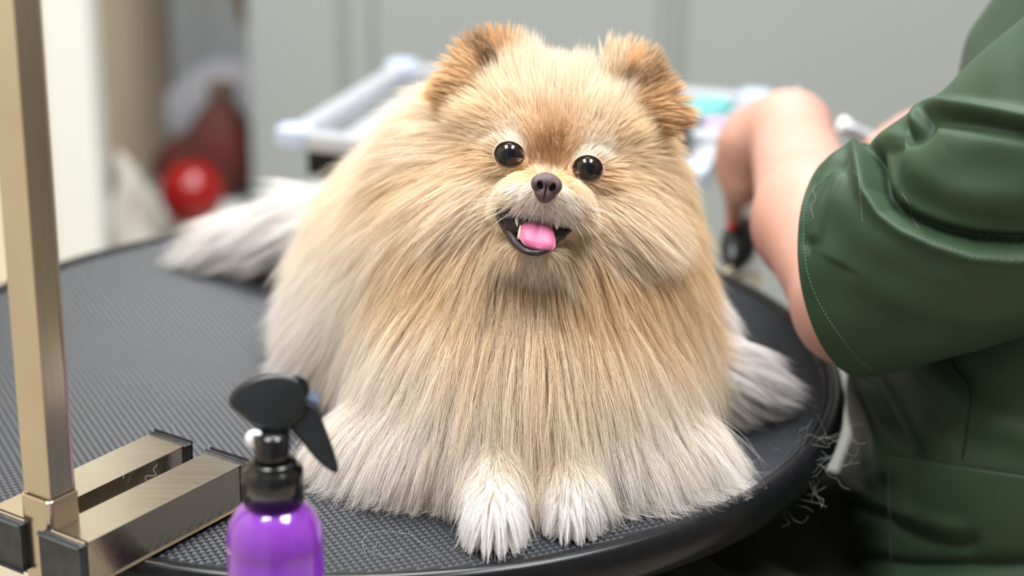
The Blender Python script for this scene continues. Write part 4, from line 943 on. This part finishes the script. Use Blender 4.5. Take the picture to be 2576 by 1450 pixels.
for (pl, a, w) in (([(2200, 960), (2260, 1060), (2300, 1140)], -5, 26), ([(2180, 990), (2215, 1100), (2230, 1180)], 4, 26), ([(2390, 905), (2470, 990), (2600, 1060)], -4, 30), ([(2330, 900), (2440, 1010), (2600, 1100)], 4, 34),
                   ([(2150, 1270), (2230, 1300), (2350, 1345), (2440, 1365)], -6, 22), ([(2150, 1245), (2260, 1285), (2400, 1330)], 4, 24), ([(2120, 1400), (2300, 1425), (2600, 1418)], -6, 18), ([(2120, 1440), (2300, 1465), (2600, 1455)], 4, 26), ([(2190, 1210), (2205, 1300)], 2.5, 20), ([(2380, 1100), (2420, 1060), (2500, 1090)], 2.5, 28)):
    dz += a * g_(polyd(pl, px, py), 0, w)
dz += .8 * np.sin(px / 47 + py / 71) * np.sin(py / 53)
Vt = Vt + N3 * (dz * 1e-3)[..., None]
n0 = len(Vt); VV = Vt.reshape(-1, 3)
i_, j_ = np.meshgrid(np.arange(n0 - 1), np.arange(nr2), indexing='ij'); j2 = (j_ + 1) % nr2
Fq = np.stack([i_ * nr2 + j_, i_ * nr2 + j2, (i_ + 1) * nr2 + j2, (i_ + 1) * nr2 + j_], -1).reshape(-1, 4)
tun = mesh_obj('scrub_tunic', VV, Fq, MT['green'], per); tun['label'] = 'dark green scrub tunic with a stitched hip pocket'
bm = bmesh.new(); bm.from_mesh(tun.data); bmesh.ops.recalc_face_normals(bm, faces=bm.faces); bm.to_mesh(tun.data); bm.free()
bt = BVHTree.FromPolygons([tuple(v) for v in VV], [tuple(q) for q in Fq])
# hip pocket: a patch lying on the tunic
gx, gy = 44, 34; PV = []
for j in range(gy):
    for i in range(gx):
        u, v = i / (gx - 1), j / (gy - 1); x = 2234 + 400 * u + 12 * v; y = 1146 + 60 * u + (330 - 40 * u) * v
        q = cast(bt, x, y, .0016); PV.append(q if q is not None else np.array([np.nan] * 3))
PV = np.array(PV); ok = ~np.isnan(PV[:, 0]); PF = []
for j in range(gy - 1):
    for i in range(gx - 1):
        a = j * gx + i; q = (a, a + 1, a + gx + 1, a + gx)
        if all(ok[list(q)]): PF.append(q)
ren = np.cumsum(ok) - 1
pk = mesh_obj('pocket', PV[ok], [tuple(ren[k] for k in q) for q in PF], MT['green'], tun)
md = pk.modifiers.new('thickness', 'SOLIDIFY'); md.thickness = .0014; md.offset = -1
bk = BVHTree.FromPolygons([tuple(v) for v in PV[ok]], [tuple(ren[k] for k in q) for q in PF])
stitches('pocket_stitching', bk, [(2240, 1208), (2320, 1226), (2400, 1240), (2480, 1254), (2572, 1270)], MT['threaddk'], tun, 44, .0003)
stitches('side_seam', bt, [(2392, 908), (2410, 940), (2436, 970), (2441, 1010), (2432, 1080), (2420, 1155)], MT['threaddk'], tun, 30, .0005, solid=True)
# trousers
def K3(x, y, z): return np.array([x, y, z])
tr_f = union([ell((.40, 1.08, .60), (.13, .16, .10)), cap((.37, 1.03, .58), (.045, .95, .665), .098, .078), cap((.38, 1.14, .58), (.08, 1.11, .665), .092, .078),
              cap((.045, .95, .665), (.15, .94, .13), .074, .06), cap((.08, 1.11, .665), (.205, 1.10, .13), .074, .06)], .05)
def tr_w(p): return tr_f(p) - .0035 * np.sin(p[:, 0] * 120 + p[:, 1] * 40) * np.sin(p[:, 1] * 55 - p[:, 0] * 35 + 1)
tr_w.box = tr_f.box
mesh_obj('trousers', *surfnet(tr_w, .0085), MT['trousers'], per)
for (x, y) in ((.155, .935), (.215, 1.095)):
    sh = union([ell((x - .05, y, .046), (.10, .042, .035)), ell((x + .015, y, .065), (.05, .038, .05))], .02)
    mesh_obj('shoe', *surfnet(sh, .006), MT['rim'], per)
t = empty('stool', (.475, 1.07, 0), 'round dark stool under the seated groomer', 'stool')
lathe('seat', [(.01, .42), (.15, .42), (.165, .432), (.165, .455), (.15, .468), (.01, .474)], MT['stool'], t, 40, (.475, 1.07, 0))
lathe('post', [(.025, .05), (.025, .42)], MT['chrome'], t, 20, (.475, 1.07, 0))
for k in range(5):
    a = 2 * PI * k / 5 + .3; tube('leg', [(.475 + r * math.cos(a), 1.07 + r * math.sin(a), z) for (r, z) in ((.015, .06), (.09, .045), (.165, .03))], [.016, .013, .012], MT['chrome'], t, 10)
    lathe('caster', [(.002, -.01), (.017, -.01), (.0195, 0), (.017, .01), (.002, .01)], MT['rim'], t, 16, (.475 + .165 * math.cos(a), 1.07 + .165 * math.sin(a), .0195), [[1, 0, 0], [0, 0, 1], [0, 1, 0]])
# tools in the groomer's hands
c = P(1860, 604, 1.435); cu = unit(P(1850, 640, 1.42) - P(1866, 570, 1.44)); cw = unit(np.cross(cu, toCam)); cn = np.cross(cw, cu)
t = empty('hair_clipper', tuple(c), 'black hair clipper under the groomer\'s red nailed fingers', 'clipper')
cax = np.array([cw, cu, cn])
mesh_obj('clipper_body', *surfnet(union([ell(c, (.0125, .024, .011), cax), ell(c + cu * .012, (.010, .02, .009), cax)], .008), .0016), MT['blackpl'], t)
box('clipper_blade', c - cu * .025, (.010, .005, .0022), MT['chrome'], t, cax, .0006)
tube('power_cord', catmull([c + cu * .028, c + cu * .045 + cw * .006, P(1905, 690, 1.46), P(1885, 760, 1.50), P(1900, 860, 1.5)], 30), .0022, MT['beigecord'], t, 8)
a, b = P(2108, 312, 1.452), P(2255, 378, 1.458)
t = empty('silver_tool', tuple((a + b) / 2), 'silver cylindrical grooming tool in the groomer\'s far hand', 'tool')
dd = unit(b - a)
tube('tool_handle', [a + (b - a) * q for q in np.linspace(.14, 1, 12)], [.0056] * 9 + [.0056, .005, .003], MT['alu'], t, 20)
tube('tool_tip', [a + (b - a) * q for q in (0, .02, .05, .14, .15)], [.004, .0062, .0068, .0068, .006], MT['whitepl'], t, 20)
tube('pin', [a - dd * .0 + UP * .0, a + UP * .012 - RIGHT * .022, a + UP * .028 - RIGHT * .03], [.0014, .001, .0006], MT['alu'], t, 8)

# ------------------------------------------------------------------ loose hairs
def strayhair(name, pts, lab, z=None, rad=6.5e-5, dep=None):
    q = [onz(x, y, z) if dep is None else P(x, y, dep) for (x, y) in pts]
    o = tube(name, catmull(q, 10 * len(pts)), rad, MT['loosehair'], None, 5); return tag(o, lab, 'hair', 'loose dog hairs')
zb1 = zb + bh + .0004
strayhair('loose_hair', [(308, 1168), (312, 1190), (310, 1205)], 'short loose hair across the top of the far steel bar', zb1)
for (pts, lab) in ((((434, 1064), (438, 1084), (443, 1100), (440, 1118), (452, 1126)), 'curled loose hair on the mat behind the far steel bar'),
                   (((475, 1108), (500, 1118), (528, 1128), (548, 1142), (556, 1138), (548, 1150)), 'wavy loose hair on the mat between the two bar ends'),
                   (((920, 1395), (912, 1370), (920, 1350), (950, 1340), (990, 1338), (1010, 1344)), 'arched loose hair on the mat left of the front paw'),
                   (((948, 1370), (938, 1388), (950, 1396), (975, 1400), (1000, 1398), (1012, 1380)), 'small hooked loose hair at the front edge of the mat'),
                   (((1000, 1340), (1030, 1345), (1050, 1360), (1080, 1380), (1105, 1402)), 'long loose hair trailing to the front edge of the mat')):
    strayhair('loose_hair', pts, lab, TZ + .0012)
zr = P(385, 1190, .99)
strayhair('loose_hair', [(396, 1170), (386, 1182), (392, 1196), (366, 1200), (372, 1218), (366, 1232)], 'squiggly loose hair on the inner side of the far steel bar', None, 1.3e-4, .992)
for (pts, lab) in (([(2052, 462), (2044, 480), (2052, 498), (2040, 520), (2046, 548), (2036, 556)], 'crinkled loose hair beside the hem stitching of the green sleeve'),
                   ([(2148, 432), (2160, 444), (2163, 480), (2166, 520), (2170, 560)], 'long loose hair down the middle of the green sleeve cuff'),
                   ([(2268, 486), (2286, 512), (2296, 548), (2310, 574)], 'faint loose hair above the rolled fold of the green sleeve')):
    q = [cast(bv, x, y, .0008) for (x, y) in pts]
    if all(v is not None for v in q): tag(tube('loose_hair', catmull(q, 50), 6e-5, MT['loosehair'], None, 5), lab, 'hair', 'loose dog hairs')
vf = []
for k in range(26):
    x0_, y0_ = rng.uniform(1930, 2070), 0; y0_ = 1235 - (x0_ - 1930) * .95 + rng.uniform(-10, 25)
    pts = [(x0_, y0_)]; an = rng.uniform(-.2, 1.2)
    for j in range(6):
        an += rng.normal(0, .6); pts.append((pts[-1][0] + 22 * math.cos(an), pts[-1][1] + 22 * math.sin(an)))
    D0 = 1.09 + rng.uniform(-.012, .004); q = [P(a_, b_, D0 - .002 * j) for j, (a_, b_) in enumerate(pts)]
    vf.append(tube_vf(catmull(q, 36), 6e-5, 4))
tag(mesh_obj('loose_hair_tuft', *join_vf(vf), MT['loosehair'], None, True), 'wispy tuft of shed hair hanging off the right rim of the table', 'hair', None, 'stuff')
